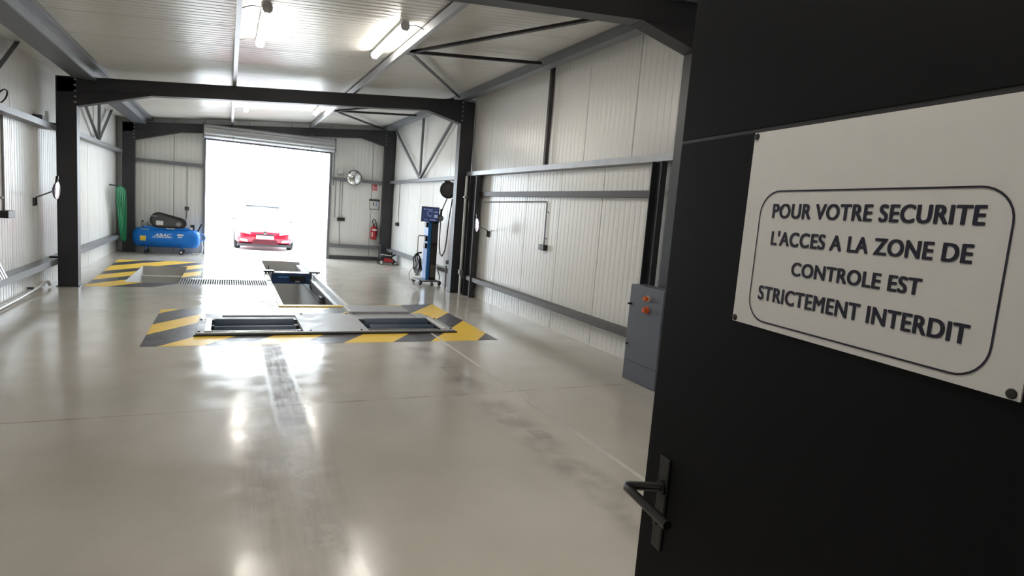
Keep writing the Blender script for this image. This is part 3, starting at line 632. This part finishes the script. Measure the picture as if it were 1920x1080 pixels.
MB().tube([(-.68, yc, .55), (-.58, yc, .56), (-.54, yc - .02, .48), (-.56, yc, .40), (-.66, yc, .38)], .018, 8).build('outlet_hose', 'hose_blue', t, smooth=60)
MB().tube([(-.63, yc - .02, .38), (-.60, yc - .02, .2), (-.62, yc - .06, .05), (-.72, yc - .12, .022), (-.85, yc - .14, .022)], .018, 8).build('drain_hose', 'white_plastic', t, smooth=60)

# green hose hanging on the left wall
t = thing('hose_coil', 'green hose hanging in long loops beside the blue compressor', 'hose', (-2.38, 17.55, .3))
for k in range(9):
    y0 = 17.0 + .12 * k; z1 = 1.70 - .015 * abs(k - 3); sw = .5 * (1 if k < 5 else .6); pts = []
    for j in range(17):
        a = math.pi * 2 * j / 16
        u = (1 - math.cos(a)) / 2            # 0 top .. 1 bottom
        side = math.sin(a); y = y0 * (1 - u) + (17.70 + .045 * k) * u + side * .05
        pts.append((-2.40 + .018 * (k % 3) + side * .014, y, z1 - u * (1.30 + .02 * (k % 4))))
    MB().tube(pts, .015, 8).build('loop', 'hose_green', t, smooth=60)
MB().cyl((XL + .004, 17.45, 1.70), (-2.33, 17.45, 1.68), .018, n=8).build('hook', 'steel_dark', t)

# ---------------------------------------------------------------- far wall fittings
t = thing('traffic_mirror', 'round convex mirror on the far wall right of the doorway', 'mirror', (3.39, 18.4, 2.25))
MB().lathe([(.215, 0), (.19, .03), (.13, .055), (.06, .068), (0, .072)], (3.39, 18.33, 2.475), (0, -1, 0), 32).build('glass', 'mirror', t, smooth=60)
MB().lathe([(0, -.03), (.20, -.03), (.235, -.005), (.235, .012), (.214, .012), (.214, 0), (0, 0)], (3.39, 18.33, 2.475), (0, -1, 0), 32).build('rim', 'mid_grey', t, smooth=40)
MB().cyl((3.39, 18.36, 2.42), (3.39, 18.42, 2.42), .025, n=10).build('bracket', 'steel_dark', t)
tag(B(2.93, 3.08, YF - .08, YF - .003, 2.56, 2.68).build('junction_box', 'white_plastic', bevel=.008), 'small white box on the far wall left of the round mirror', 'box')
t = thing('fire_sign', 'small red fire extinguisher sign on the far wall', 'sign', (4.06, 18.55, 2.15))
B(3.985, 4.135, YF - .012, YF - .003, 2.165, 2.335).build('plate', 'sign_red', t)
B(4.0, 4.012, YF - .014, YF - .012, 2.18, 2.32).build('border', 'white_plastic', t)
MB().prism([(4.03, 2.19), (4.055, 2.19), (4.055, 2.28), (4.045, 2.31), (4.03, 2.29)], XZ, YF - .014, YF - .012).build('pictogram', 'white_plastic', t)
MB().prism([(4.08, 2.19), (4.11, 2.19), (4.115, 2.25), (4.10, 2.30), (4.085, 2.25)], XZ, YF - .014, YF - .012).build('pictogram', 'white_plastic', t)
t = thing('notice_board', 'small white notice with dark header on the far wall above the extinguisher', 'notice', (4.06, 18.55, 1.4))
B(3.92, 4.22, YF - .016, YF - .003, 1.60, 1.87).build('sheet', 'white_plastic', t); B(3.91, 4.23, YF - .02, YF - .016, 1.83, 1.89).build('header', 'dark_grey', t)
for x0, x1 in ((3.92, 3.935), (4.205, 4.22)): B(x0, x1, YF - .019, YF - .016, 1.58, 1.83).build('edge', 'mid_grey', t)
B(3.92, 4.22, YF - .019, YF - .016, 1.575, 1.59).build('edge', 'mid_grey', t)
B(4.04, 4.065, YF - .018, YF - .016, 1.69, 1.80).build('pictogram', 'dark_grey', t); B(4.12, 4.15, YF - .018, YF - .016, 1.67, 1.80).build('pictogram', 'hose_blue', t)
tag(B(3.92, 4.18, YF - .012, YF - .003, 1.45, 1.53).build('paper_strip', 'white_plastic'), 'narrow white strip under the notice on the far wall', 'notice')
t = thing('fire_extinguisher', 'red fire extinguisher hanging on the far wall beside the column', 'fire extinguisher', (4.07, 18.45, .66))
MB().lathe([(0, 0), (.085, 0), (.095, .02), (.095, .30), (.085, .36), (.05, .40), (.03, .42), (0, .42)], (4.07, 18.44, .66), (0, 0, 1), 24).build('cylinder', 'red', t, smooth=40)
MB().cyl((4.07, 18.44, 1.08), (4.07, 18.44, 1.13), .025, n=12).build('valve', 'black_plastic', t)
MB().bar((4.07, 18.44, 1.13), (4.16, 18.42, 1.17), .025, .012).build('lever', 'black_plastic', t)
MB().tube([(4.06, 18.44, 1.12), (4.02, 18.43, 1.22), (4.05, 18.43, 1.29), (4.11, 18.43, 1.25), (4.17, 18.42, 1.0), (4.17, 18.42, .78)], .014, 8).build('hose', 'rubber', t, smooth=60)
B(4.0, 4.14, 18.341, 18.345, .93, .98).build('label', 'white_plastic', t); B(3.995, 4.03, 18.347, 18.352, .74, .88).build('label', 'white_plastic', t)
B(4.03, 4.11, 18.52, YF - .003, .72, 1.0).build('wall_bracket', 'steel_dark', t)
t = thing('wall_socket', 'white and black sockets on the far wall right of the doorway', 'socket', (3.0, 18.55, 1.15))
B(2.86, 2.94, YF - .05, YF - .003, 1.16, 1.25).build('white_socket', 'white_plastic', t, bevel=.005); B(2.98, 3.20, YF - .06, YF - .003, 1.16, 1.26).build('black_socket', 'black_plastic', t, bevel=.005)
for x in (2.90, 3.03, 3.10): MB().cyl((x, YF - .015, 1.25), (x, YF - .015, 2.36), .009, n=6).build('conduit', 'mid_grey', t)
MB().tube([(3.05, YF - .02, 1.16), (3.06, YF - .02, .8), (3.07, YF - .02, .47)], .008, 6).build('cable', 'mid_grey', t)
t = thing('wall_socket', 'small dark socket on the far wall above the blue compressor', 'socket', (-1.01, 18.55, 1.15))
B(-1.06, -.96, YF - .05, YF - .003, 1.17, 1.27).build('socket_box', 'dark_grey', t, bevel=.006); MB().cyl((-1.01, YF - .015, 1.27), (-1.01, YF - .015, 2.36), .008, n=6).build('conduit', 'mid_grey', t)
MB().tube([(-1.01, YF - .03, 1.17), (-1.02, YF - .04, 1.0), (-1.04, YF - .05, .85)], .010, 6).build('cable', 'black_plastic', t)

# trolley jack
t = thing('trolley_jack', 'red and black trolley jack with upright handle by the far right corner', 'jack', (4.28, 17.35, 0))
for y in (17.28, 17.46): MB().prism([(4.02, .07), (4.50, .05), (4.54, .09), (4.40, .20), (4.15, .22), (4.02, .15)], XZ, y - .012, y + .012).build('side_plate', 'black_plastic', t)
MB().bar((4.12, 17.37, .18), (4.46, 17.37, .26), .06, .05).build('lifting_arm', 'black_plastic', t)
MB().cyl((4.47, 17.37, .26), (4.47, 17.37, .30), .055, n=14).build('saddle', 'black_plastic', t)
for x, r in ((4.07, .07), (4.49, .05)):
    for y in (17.24, 17.50):
        w = MB().cyl((x, y - .02, r), (x, y + .02, r), r, n=16).build('wheel', 'rubber', t, smooth=40); MB().cyl((x, y - .023, r), (x, y + .023, r), r * .7, n=12).build('hub', 'white_plastic', w)
MB().cyl((4.08, 17.37, .14), (4.06, 17.42, .62), .018, n=10).build('handle', 'black_plastic', t)
MB().cyl((4.0, 17.40, .60), (4.14, 17.44, .62), .018, n=10).build('handle_grip', 'rubber', t)
B(4.06, 4.26, 17.33, 17.41, .20, .31).build('hydraulic_unit', 'dark_grey', t, bevel=.01)
MB().prism([(4.14, .085), (4.42, .075), (4.44, .13), (4.32, .19), (4.16, .20)], XZ, 17.255, 17.266).build('red_cover', 'red', t)
MB().bar((4.06, 17.25, .30), (4.36, 17.25, .27), .05, .02).build('carry_bar', 'white_plastic', t)
MB().prism([(4.50, .01), (4.62, .01), (4.52, .06)], XZ, 17.30, 17.44).build('front_ramp', 'black_plastic', t)
B(4.42, 4.46, 17.50, 17.54, .02, .36).build('stand_post', 'black_plastic', t)

# sockets on right wall, beyond the middle frame
t = thing('wall_socket', 'small dark socket on the right wall near the far corner', 'socket', (4.57, 17.55, 1.15))
B(4.53, XR - .003, 17.44, 17.66, 1.15, 1.25).build('socket_box', 'black_plastic', t, bevel=.006); 
MB().cyl((XR - .012, 17.55, 1.25), (XR - .012, 17.55, 2.40), .008, n=6).build('conduit', 'mid_grey', t)

# ---------------------------------------------------------------- gas analyser tower
t = thing('diagnostic_trolley', 'tall blue and black test trolley with a dark screen on wheels', 'test trolley', (4.22, 13.15, 0))
B(4.12, 4.20, 13.05, 13.35, .10, 1.45).build('blue_column', 'tower_blue', t, bevel=.01)
B(4.20, 4.36, 13.05, 13.35, .10, 1.42).build('black_column', 'black_plastic', t, bevel=.01)
B(4.21, 4.35, 13.03, 13.05, .95, 1.40).build('equipment_panel', 'dark_grey', t, bevel=.004)
B(4.21, 4.34, 13.035, 13.05, .35, .90).build('printer_panel', 'brown_rail', t, bevel=.004)
B(4.22, 4.34, 13.02, 13.05, .16, .45).build('lower_drawer', mat('bronze_grey', (.12, .11, .09), .5, noise=.1), t, bevel=.006)
s = B(3.92, 4.34, 12.99, 13.04, 1.43, 1.77).build('screen', 'black_plastic', t, bevel=.006)
B(3.935, 4.325, 12.987, 12.99, 1.445, 1.755).build('display', 'screen', s)
ring = []
for k in range(20):
    a = .5 + 5.0 * k / 19; ring.append((4.12 + .06 * math.cos(a), 12.984, 1.62 + .06 * math.sin(a)))
MB().tube(ring, .006, 5).build('display_dial', 'screen_mark', s)
b = MB(); b.box(4.22, 4.30, 12.984, 12.987, 1.65, 1.67).box(4.22, 4.30, 12.984, 12.987, 1.53, 1.60).box(3.97, 4.0, 12.984, 12.987, 1.70, 1.72).box(4.02, 4.18, 12.984, 12.987, 1.705, 1.715).box(4.12, 4.26, 12.984, 12.987, 1.47, 1.485).box(3.99, 4.06, 12.984, 12.987, 1.47, 1.48)
b.build('display_text', 'screen_mark', s)
B(4.26, 4.38, 13.06, 13.3, 1.42, 1.62).build('equipment_box', 'black_plastic', t, bevel=.01)
b = MB().tube([(4.12, 13.2, 1.10), (3.96, 13.2, 1.10), (3.94, 13.2, 1.08), (3.94, 13.2, .65)], .014, 8); b.build('push_handle', 'white_plastic', t, smooth=60)
for z in (1.30, .98, .82): B(4.07, 4.12, 13.07, 13.2, z, z + .12).build('probe_holder', 'black_plastic', t, bevel=.008)
B(3.92, 4.42, 12.85, 13.45, .07, .10).build('base_plate', 'mid_grey', t, bevel=.006)
for x, y in ((3.95, 12.88), (4.40, 12.88), (3.95, 13.42), (4.40, 13.42)):
    w = MB().lathe([(0, -.02), (.048, -.02), (.055, -.012), (.055, .012), (.048, .02), (0, .02)], (x, y, .055), (1, .3, 0), 16).build('castor', 'rubber', t, smooth=40)
    MB().cyl((x - .024, y, .055), (x + .024, y, .055), .025, n=10).build('castor_hub', 'mid_grey', w)
for k in range(4):
    x0 = 3.87 + .035 * k; y0 = 13.10 + .03 * k
    MB().tube([(3.94, 13.19, .70), (x0 - .04 + .02 * k, y0, .60), (x0 - .03, y0, .35), (x0 + .04, y0, .18), (x0 + .09, y0, .32), (3.98 + .012 * k, y0, .58), (3.95, 13.2, .70)], .012, 6).build('hose_loop', 'rubber', t, smooth=60)
MB().tube([(3.84, 13.2, .56), (3.90, 13.2, .66), (3.96, 13.2, .70), (4.04, 13.2, .71)], .020, 6).build('hose_hook', 'black_plastic', t)
MB().tube([(3.86, 13.15, .40), (3.74, 13.1, .25), (3.74, 13.0, .10), (3.86, 12.95, .09)], .007, 6).build('cable', 'mid_grey', t)
MB().tube([(4.40, 13.1, .40), (4.45, 13.05, .2), (4.42, 12.95, .12)], .01, 6).build('cable', 'rubber', t)

# cable reel on the wall and hanging hoses
t = thing('hose_reel', 'black hose reel mounted high on the right wall', 'hose reel', (4.4, 12.42, 1.95))
MB().lathe([(0, -.06), (.17, -.06), (.185, -.045), (.185, .045), (.17, .06), (0, .06)], (4.32, 12.42, 2.16), (.35, 1, 0), 28).build('drum', 'black_plastic', t, smooth=40)
MB().lathe([(0, 0), (.13, 0), (.13, .008), (0, .012)], (4.299, 12.36, 2.155), (-.35, -1, 0), 24).build('drum_cover', 'dark_grey', t, smooth=40)
B(4.42, XR - .003, 12.36, 12.50, 2.05, 2.38).build('wall_bracket', 'black_plastic', t, bevel=.01)
B(4.22, 4.34, 12.40, 12.58, 2.22, 2.36).build('hose_guide', 'black_plastic', t, bevel=.01)
t = thing('tyre_inflator', 'tyre inflator gauge hanging from a black hose under the hose reel', 'inflator', (4.36, 13.0, .6))
MB().tube([(4.40, 12.62, 2.05), (4.38, 12.85, 1.8), (4.37, 12.95, 1.66)], .012, 6).build('upper_hose', 'rubber', t, smooth=60)
MB().tube([(4.42, 12.40, 1.98), (4.42, 12.55, 1.5), (4.42, 12.60, 1.1), (4.41, 12.66, .82), (4.40, 12.80, .68), (4.39, 12.92, .72), (4.37, 12.96, .95), (4.37, 12.96, 1.50)], .013, 6).build('hose', 'rubber', t, smooth=60)
MB().cyl((4.37, 12.96, 1.54), (4.37, 12.96, 1.74), .026, n=10).build('grip', 'black_plastic', t)
MB().lathe([(0, -.02), (.06, -.02), (.068, -.01), (.068, .01), (.06, .02), (0, .02)], (4.36, 12.95, 1.53), (.3, 1, 0), 18).build('gauge', 'dark_grey', t, smooth=40)
MB().cyl((4.354, 12.93, 1.53), (4.352, 12.925, 1.53), .045, n=16).build('gauge_face', 'mid_grey', t)
t = thing('wall_cable', 'thin black cables hanging down the right wall below the hose reel', 'cable', (4.58, 12.8, .5))
for y in (12.72, 12.84): MB().tube([(XR - .01, y, 2.38), (XR - .01, y + .01, 1.5), (XR - .012, y, .55), (XR - .012, y + .1, .45)], .007, 6).build('cable_run', 'mid_grey', t)
t = thing('air_gun', 'black and grey air tool hanging on the right wall beside the middle column', 'tool', (4.5, 12.3, 1.0))
MB().cyl((4.50, 12.32, 1.55), (4.50, 12.30, 1.68), .05, n=12).build('head', 'black_plastic', t)
MB().tube([(4.52, 12.3, 2.1), (4.52, 12.2, 1.85), (4.50, 12.3, 1.62)], .012, 6).build('hanging_cord', 'mid_grey', t)
MB().cyl((4.50, 12.34, 1.40), (4.50, 12.32, 1.55), .035, .05, n=12).build('body', 'mid_grey', t)
MB().tube([(4.50, 12.36, 1.40), (4.48, 12.48, 1.25), (4.50, 12.42, 1.0), (4.50, 12.50, .8)], .016, 6).build('hose', 'rubber', t, smooth=60)
MB().sph((4.50, 12.36, 1.17), .055, sc=(.7, 1, 1)).build('regulator', 'mid_grey', t, smooth=60)
MB().sph((4.50, 12.34, 1.0), .04).build('bowl', 'chrome', t, smooth=60)
t = thing('tool_stand', 'low grey stand with black tools behind the test trolley', 'stand', (4.48, 12.35, 0))
B(4.40, 4.57, 12.15, 12.60, .50, .53).build('shelf', 'white_plastic', t, bevel=.006)
for y in (12.18, 12.56): B(4.42, 4.45, y - .015, y + .015, 0, .50).build('leg', 'mid_grey', t)
B(4.42, 4.54, 12.42, 12.60, .53, .62).build('tool_box', 'black_plastic', t, bevel=.02)

# ---------------------------------------------------------------- right wall fittings
def post(lbl, y0, y1, x0=4.42, x1=4.50, z1=2.455):
    b = MB(); b.box(x0, x1, y0, y0 + .012, 0, z1).box(x0, x1, y1 - .012, y1, 0, z1).box(x1 - .01, x1, y0 + .012, y1 - .012, 0, z1)
    return tag(b.build('door_post', 'frame_paint'), lbl, 'post', 'posts of the blocked opening')
post('dark steel channel post beside the grey cabinet on the right wall', 5.46, 5.64)
post('dark steel channel post next to the right middle column', 11.06, 11.40)
t = thing('white_pipe', 'white vertical pipe on the right wall next to the middle column', 'pipe', (4.38, 11.2, 0))
MB().cyl((4.38, 11.50, 0), (4.38, 11.50, 2.44), .025, n=12).build('tube', 'pvc', t, smooth=40); B(4.34, 4.42, 11.45, 11.55, 2.0, 2.03).build('clip', 'mid_grey', t)
B(4.34, 4.42, 11.45, 11.55, .42, .52).build('valve', 'mid_grey', t, bevel=.008)
t = thing('wall_socket', 'black wall socket at the end of a conduit on the right wall', 'socket', (4.56, 8.37, 1.2))
MB().tube([(4.575, 11.0, 1.94), (4.575, 8.40, 1.975), (4.575, 8.37, 1.95), (4.575, 8.36, 1.28)], .012, 8).build('conduit', 'mid_grey', t, smooth=40)
B(4.52, XR - .003, 8.27, 8.40, 1.20, 1.29).build('socket_box', 'black_plastic', t, bevel=.006); B(4.535, XR - .003, 8.405, 8.48, 1.20, 1.29).build('grey_box', 'mid_grey', t, bevel=.006)
for z in (1.38, 1.8): B(4.57, XR - .003, 8.32, 8.37, z, z + .02).build('clip', 'mid_grey', t)

def arm_mirror(lbl, side, wx, wy, wz, hx, hy, hz):
    t = thing('swing_arm_mirror', lbl, 'mirror', (wx, wy, wz), group='round mirrors on swing arms')
    B(min(wx, wx - side * .03), max(wx, wx - side * .03), wy - .03, wy + .03, wz - .06, wz + .06).build('wall_plate', 'steel_dark', t)
    MB().cyl((wx - side * .04, wy, wz - .05), (wx - side * .04, wy, wz + .08), .012, n=8).build('pivot', 'black_plastic', t)
    k = Vector((hx, hy, hz)); a = Vector((wx - side * .04, wy, wz + .07)); el = a.lerp(k, .80); el.z = k.z - .02
    MB().tube([a, el], .010, 8).build('arm', 'dark_grey', t); MB().tube([el, k], .012, 8).build('elbow', 'black_plastic', t)
    n = Vector((-side * .98, -.05 if side < 0 else .08, -.05)).normalized()
    hd = MB().lathe([(0, -.045), (.05, -.04), (.10, -.02), (.125, 0), (.125, .012), (0, .012)], k, n, 28).build('shell', 'mirror_back', t, smooth=40)
    MB().lathe([(.115, .0125), (.08, .018), (0, .022)], k, n, 28).build('glass', 'mirror', t, smooth=60)
    MB().bar(k + Vector((0, 0, .10)), k + Vector((0, .05, .20)), .03, .02, (0, 1, 0)).build('top_bracket', 'black_plastic', t)
    return t
arm_mirror('round mirror on a swing arm on the left wall', -1, XL + .002, 11.12, 1.36, -2.20, 10.48, 1.56)
arm_mirror('round mirror on a swing arm on the right wall', 1, XR - .002, 10.66, 1.32, 4.20, 10.32, 1.49)

# electrical cabinet
t = thing('electrical_cabinet', 'grey floor-standing electrical cabinet with orange switches by the black door', 'cabinet', (4.15, 5.02, 0))
B(4.05, 4.238, 4.735, 5.30, 0, 1.065).build('body', 'cabinet_grey', t, bevel=.006)
d = B(4.040, 4.049, 4.742, 5.293, .222, 1.058).build('door', 'cabinet_grey', t, bevel=.002)
B(4.041, 4.049, 4.742, 5.293, .012, .214).build('plinth_panel', 'cabinet_grey', t, bevel=.002)
for z in (.85, .40): MB().cyl((4.04, 5.262, z), (4.022, 5.262, z), .013, n=10).build('lock', 'black_plastic', d)
MB().bar((4.022, 5.262, .85), (4.0, 5.275, .85), .008, .02).build('key', 'black_plastic', d)
MB().cyl((4.04, 4.985, .945), (4.03, 4.985, .945), .034, n=20).build('button_ring', 'white_plastic', d)
MB().lathe([(0, .045), (.022, .045), (.028, .035), (.024, .0), (0, 0)], (4.03, 4.985, .945), (-1, 0, 0), 18).build('push_button', 'orange', d, smooth=40)
MB().cyl((4.04, 4.985, .823), (4.028, 4.985, .823), .040, n=20).build('switch_base', 'orange', d)
k = MB().cyl((4.028, 4.985, .823), (3.99, 4.985, .823), .030, .026, n=12).build('switch_knob', 'orange', d)

# ---------------------------------------------------------------- left wall fittings
t = thing('wall_socket', 'black socket under a vertical conduit at the left edge', 'socket', (-2.6, 9.8, 1.2))
MB().cyl((XL + .016, 9.78, 1.26), (XL + .016, 9.78, 2.47), .013, n=8).build('conduit', 'mid_grey', t); B(XL + .003, XL + .09, 9.66, 9.93, 1.17, 1.265).build('socket_box', 'black_plastic', t, bevel=.006)
B(XL + .003, XL + .02, 9.70, 9.80, 1.42, 1.44).build('clip', 'mid_grey', t)
t = thing('leaning_cover', 'ribbed grey cover plate leaning against the left wall', 'cover plate', (-2.42, 8.9, .46))
pts = []
for k in range(5):
    o = .085 * k
    MB().add([(-2.46, 8.810 + o, .466), (-2.43, 8.810 + o, .466), (-2.43, 8.865 + o, .466), (-2.46, 8.865 + o, .466), (-2.60, 8.650 + o, .95), (-2.57, 8.650 + o, .95), (-2.57, 8.705 + o, .95), (-2.60, 8.705 + o, .95)],
             [(0, 3, 2, 1), (4, 5, 6, 7), (0, 1, 5, 4), (1, 2, 6, 5), (2, 3, 7, 6), (3, 0, 4, 7)]).build('rib', 'cover_sheet', t)
MB().add([(-2.475, 8.79, .466), (-2.46, 8.79, .466), (-2.46, 9.22, .466), (-2.475, 9.22, .466), (-2.615, 8.63, .95), (-2.60, 8.63, .95), (-2.60, 9.06, .95), (-2.615, 9.06, .95)],
         [(0, 3, 2, 1), (4, 5, 6, 7), (0, 1, 5, 4), (1, 2, 6, 5), (2, 3, 7, 6), (3, 0, 4, 7)]).build('sheet', 'steel_dark', t)
t = thing('floor_pipe', 'white pipe running along the floor at the foot of the left wall', 'pipe', (-2.56, 9, 0))
MB().tube([(-2.57, 5.2, .03), (-2.57, 8.0, .035), (-2.57, 10.2, .05), (-2.57, 11.0, .075), (-2.57, 11.5, .10), (-2.56, 11.62, .09), (-2.55, 11.66, .03)], .022, 8).build('tube', 'pvc', t, smooth=60)
for y in (9.0, 10.75): B(XL + .003, -2.54, y - .02, y + .02, .095, .125).build('clip', 'dark_grey', t)
lp = []
for k in range(25):
    a = 2 * math.pi * k / 24 * .86 - 1.4; lp.append((-2.50 + .04 * math.sin(a), 9.40 + .14 * math.cos(a) + .0, 2.66 + .085 * math.sin(a)))
tag(MB().tube(lp, .010, 6).build('cable_loop', 'black_plastic', smooth=60), 'loop of black cable lying on the high left rail', 'cable')
t = thing('rail_box', 'small dark box with a white tip standing on the high left rail', 'box', (-2.52, 11.2, 2.56))
B(-2.58, -2.46, 10.98, 11.28, 2.561, 2.63).build('box_body', 'dark_grey', t, bevel=.008); B(-2.50, -2.46, 11.30, 11.37, 2.561, 2.72).build('tip', 'white_plastic', t)

# ---------------------------------------------------------------- black door with sign
DH = Vector((.13172881, .99128579, 0)); DP = Vector((1.09211703, 1.27658936, 0)); TH = math.atan2(DH.y, DH.x); LW = 1.08
base = DP - DH * LW
t = thing('door_1', 'tall black door standing open at the right with a white notice on it', 'door', (base.x, base.y, 0), TH); t['kind'] = 'structure'
DZL = 1.931
B(0, LW, -.045, 0, .008, DZL - .004).build('lower_leaf', 'black_door', t, bevel=.002, local=True)
B(0, LW, -.045, 0, DZL + .004, 2.75).build('upper_leaf', 'black_door', t, bevel=.002, local=True)
B(0, LW, -.040, -.002, DZL - .004, DZL + .004).build('joint_trim', 'door_trim', t, local=True)
hz = .972
B(LW - .118, LW - .074, 0, .008, .83, 1.09).build('back_plate', 'black_metal', t, bevel=.004, local=True)
hnd = MB().tube([(LW - .096, .006, 1.005), (LW - .060, .030, .992), (LW - .018, .056, .977), (LW - .008, .061, .973), (LW - .016, .064, .971), (LW - .05, .064, .970), (LW - .22, .064, .968)], .0125, 12)
hnd.build('lever_handle', 'black_metal', t, smooth=50, local=True)
MB().cyl((LW - .096, .008, 1.005), (LW - .096, .014, 1.005), .020, n=24).build('rosette', 'black_metal', t, smooth=40, local=True)
MB().cyl((LW - .085, .008, .90), (LW - .085, .012, .90), .009, n=14).build('keyhole', 'screw', t, local=True)
for z in (.3, 1.5, 2.3): MB().cyl((0, -.05, z), (0, -.05, z + .1), .012, n=10).build('hinge', 'black_metal', t, local=True)
st = B(base.x - .09, base.x + .06, YN + .002, base.y - .02, 0, 3.3).build('wall_partition', 'black_door'); struct(st, 'black partition end that the open door hangs from', 'wall')

SB = DP + DH * (-.2905)
sg = thing('safety_notice', 'white notice in French forbidding access, screwed to the black door', 'sign', (SB.x, SB.y, 1.504), TH + math.pi)
# local: x along reading direction, y into the door, z up
B(0, .5945, -.004, -.0005, 0, .4205).build('plate', 'sign_white', sg, local=True)
def rrect(x0, x1, z0, z1, r, n=8):
    o = []
    for cx, cz_, a0 in ((x1 - r, z1 - r, 0), (x0 + r, z1 - r, 90), (x0 + r, z0 + r, 180), (x1 - r, z0 + r, 270)):
        for k in range(n + 1):
            a = math.radians(a0 + 90 * k / n); o.append((cx + r * math.cos(a), cz_ + r * math.sin(a)))
    return o
oo = rrect(.046, .549, .0125, .2935, .052); ii = rrect(.0492, .5458, .0157, .2903, .049); n = len(oo)
b = MB(); b.add([(x, -.0048, z) for x, z in oo] + [(x, -.0048, z) for x, z in ii] + [(x, -.004, z) for x, z in oo] + [(x, -.004, z) for x, z in ii],
                [(i, (i + 1) % n, n + (i + 1) % n, n + i) for i in range(n)] + [(2 * n + i, i, (i + 1) % n, 2 * n + (i + 1) % n) for i in range(n)][:0])
b.build('border_line', 'ink', sg, local=True)
for s, x0, x1, z0, z1 in (('POUR VOTRE SECURITE', .0855, .5095, .2362, .2652), ("L'ACCES A LA ZONE DE", .0915, .5005, .1797, .2087), ('CONTROLE EST', .159, .431, .1219, .1485), ('STRICTEMENT INTERDIT', .074, .514, .0610, .0905)):
    put_text('lettering', s, x1 - x0, z1 - z0, (lambda x0, z0: lambda x, y, e: (x0 + x, -.0038 - e, z0 + y))(x0, z0), 'ink', sg, bold=0, local=True, space=1.06, thick=.0016)
for x, z in ((.0075, .412), (.0030 + .0045, .0080), (.5825, .0085), (.5825, .412)): MB().lathe([(0, 0), (.0075, 0), (.0065, .0025), (0, .0035)], (x, -.004, z), (0, -1, 0), 16).build('screw', 'screw', sg, smooth=40, local=True)
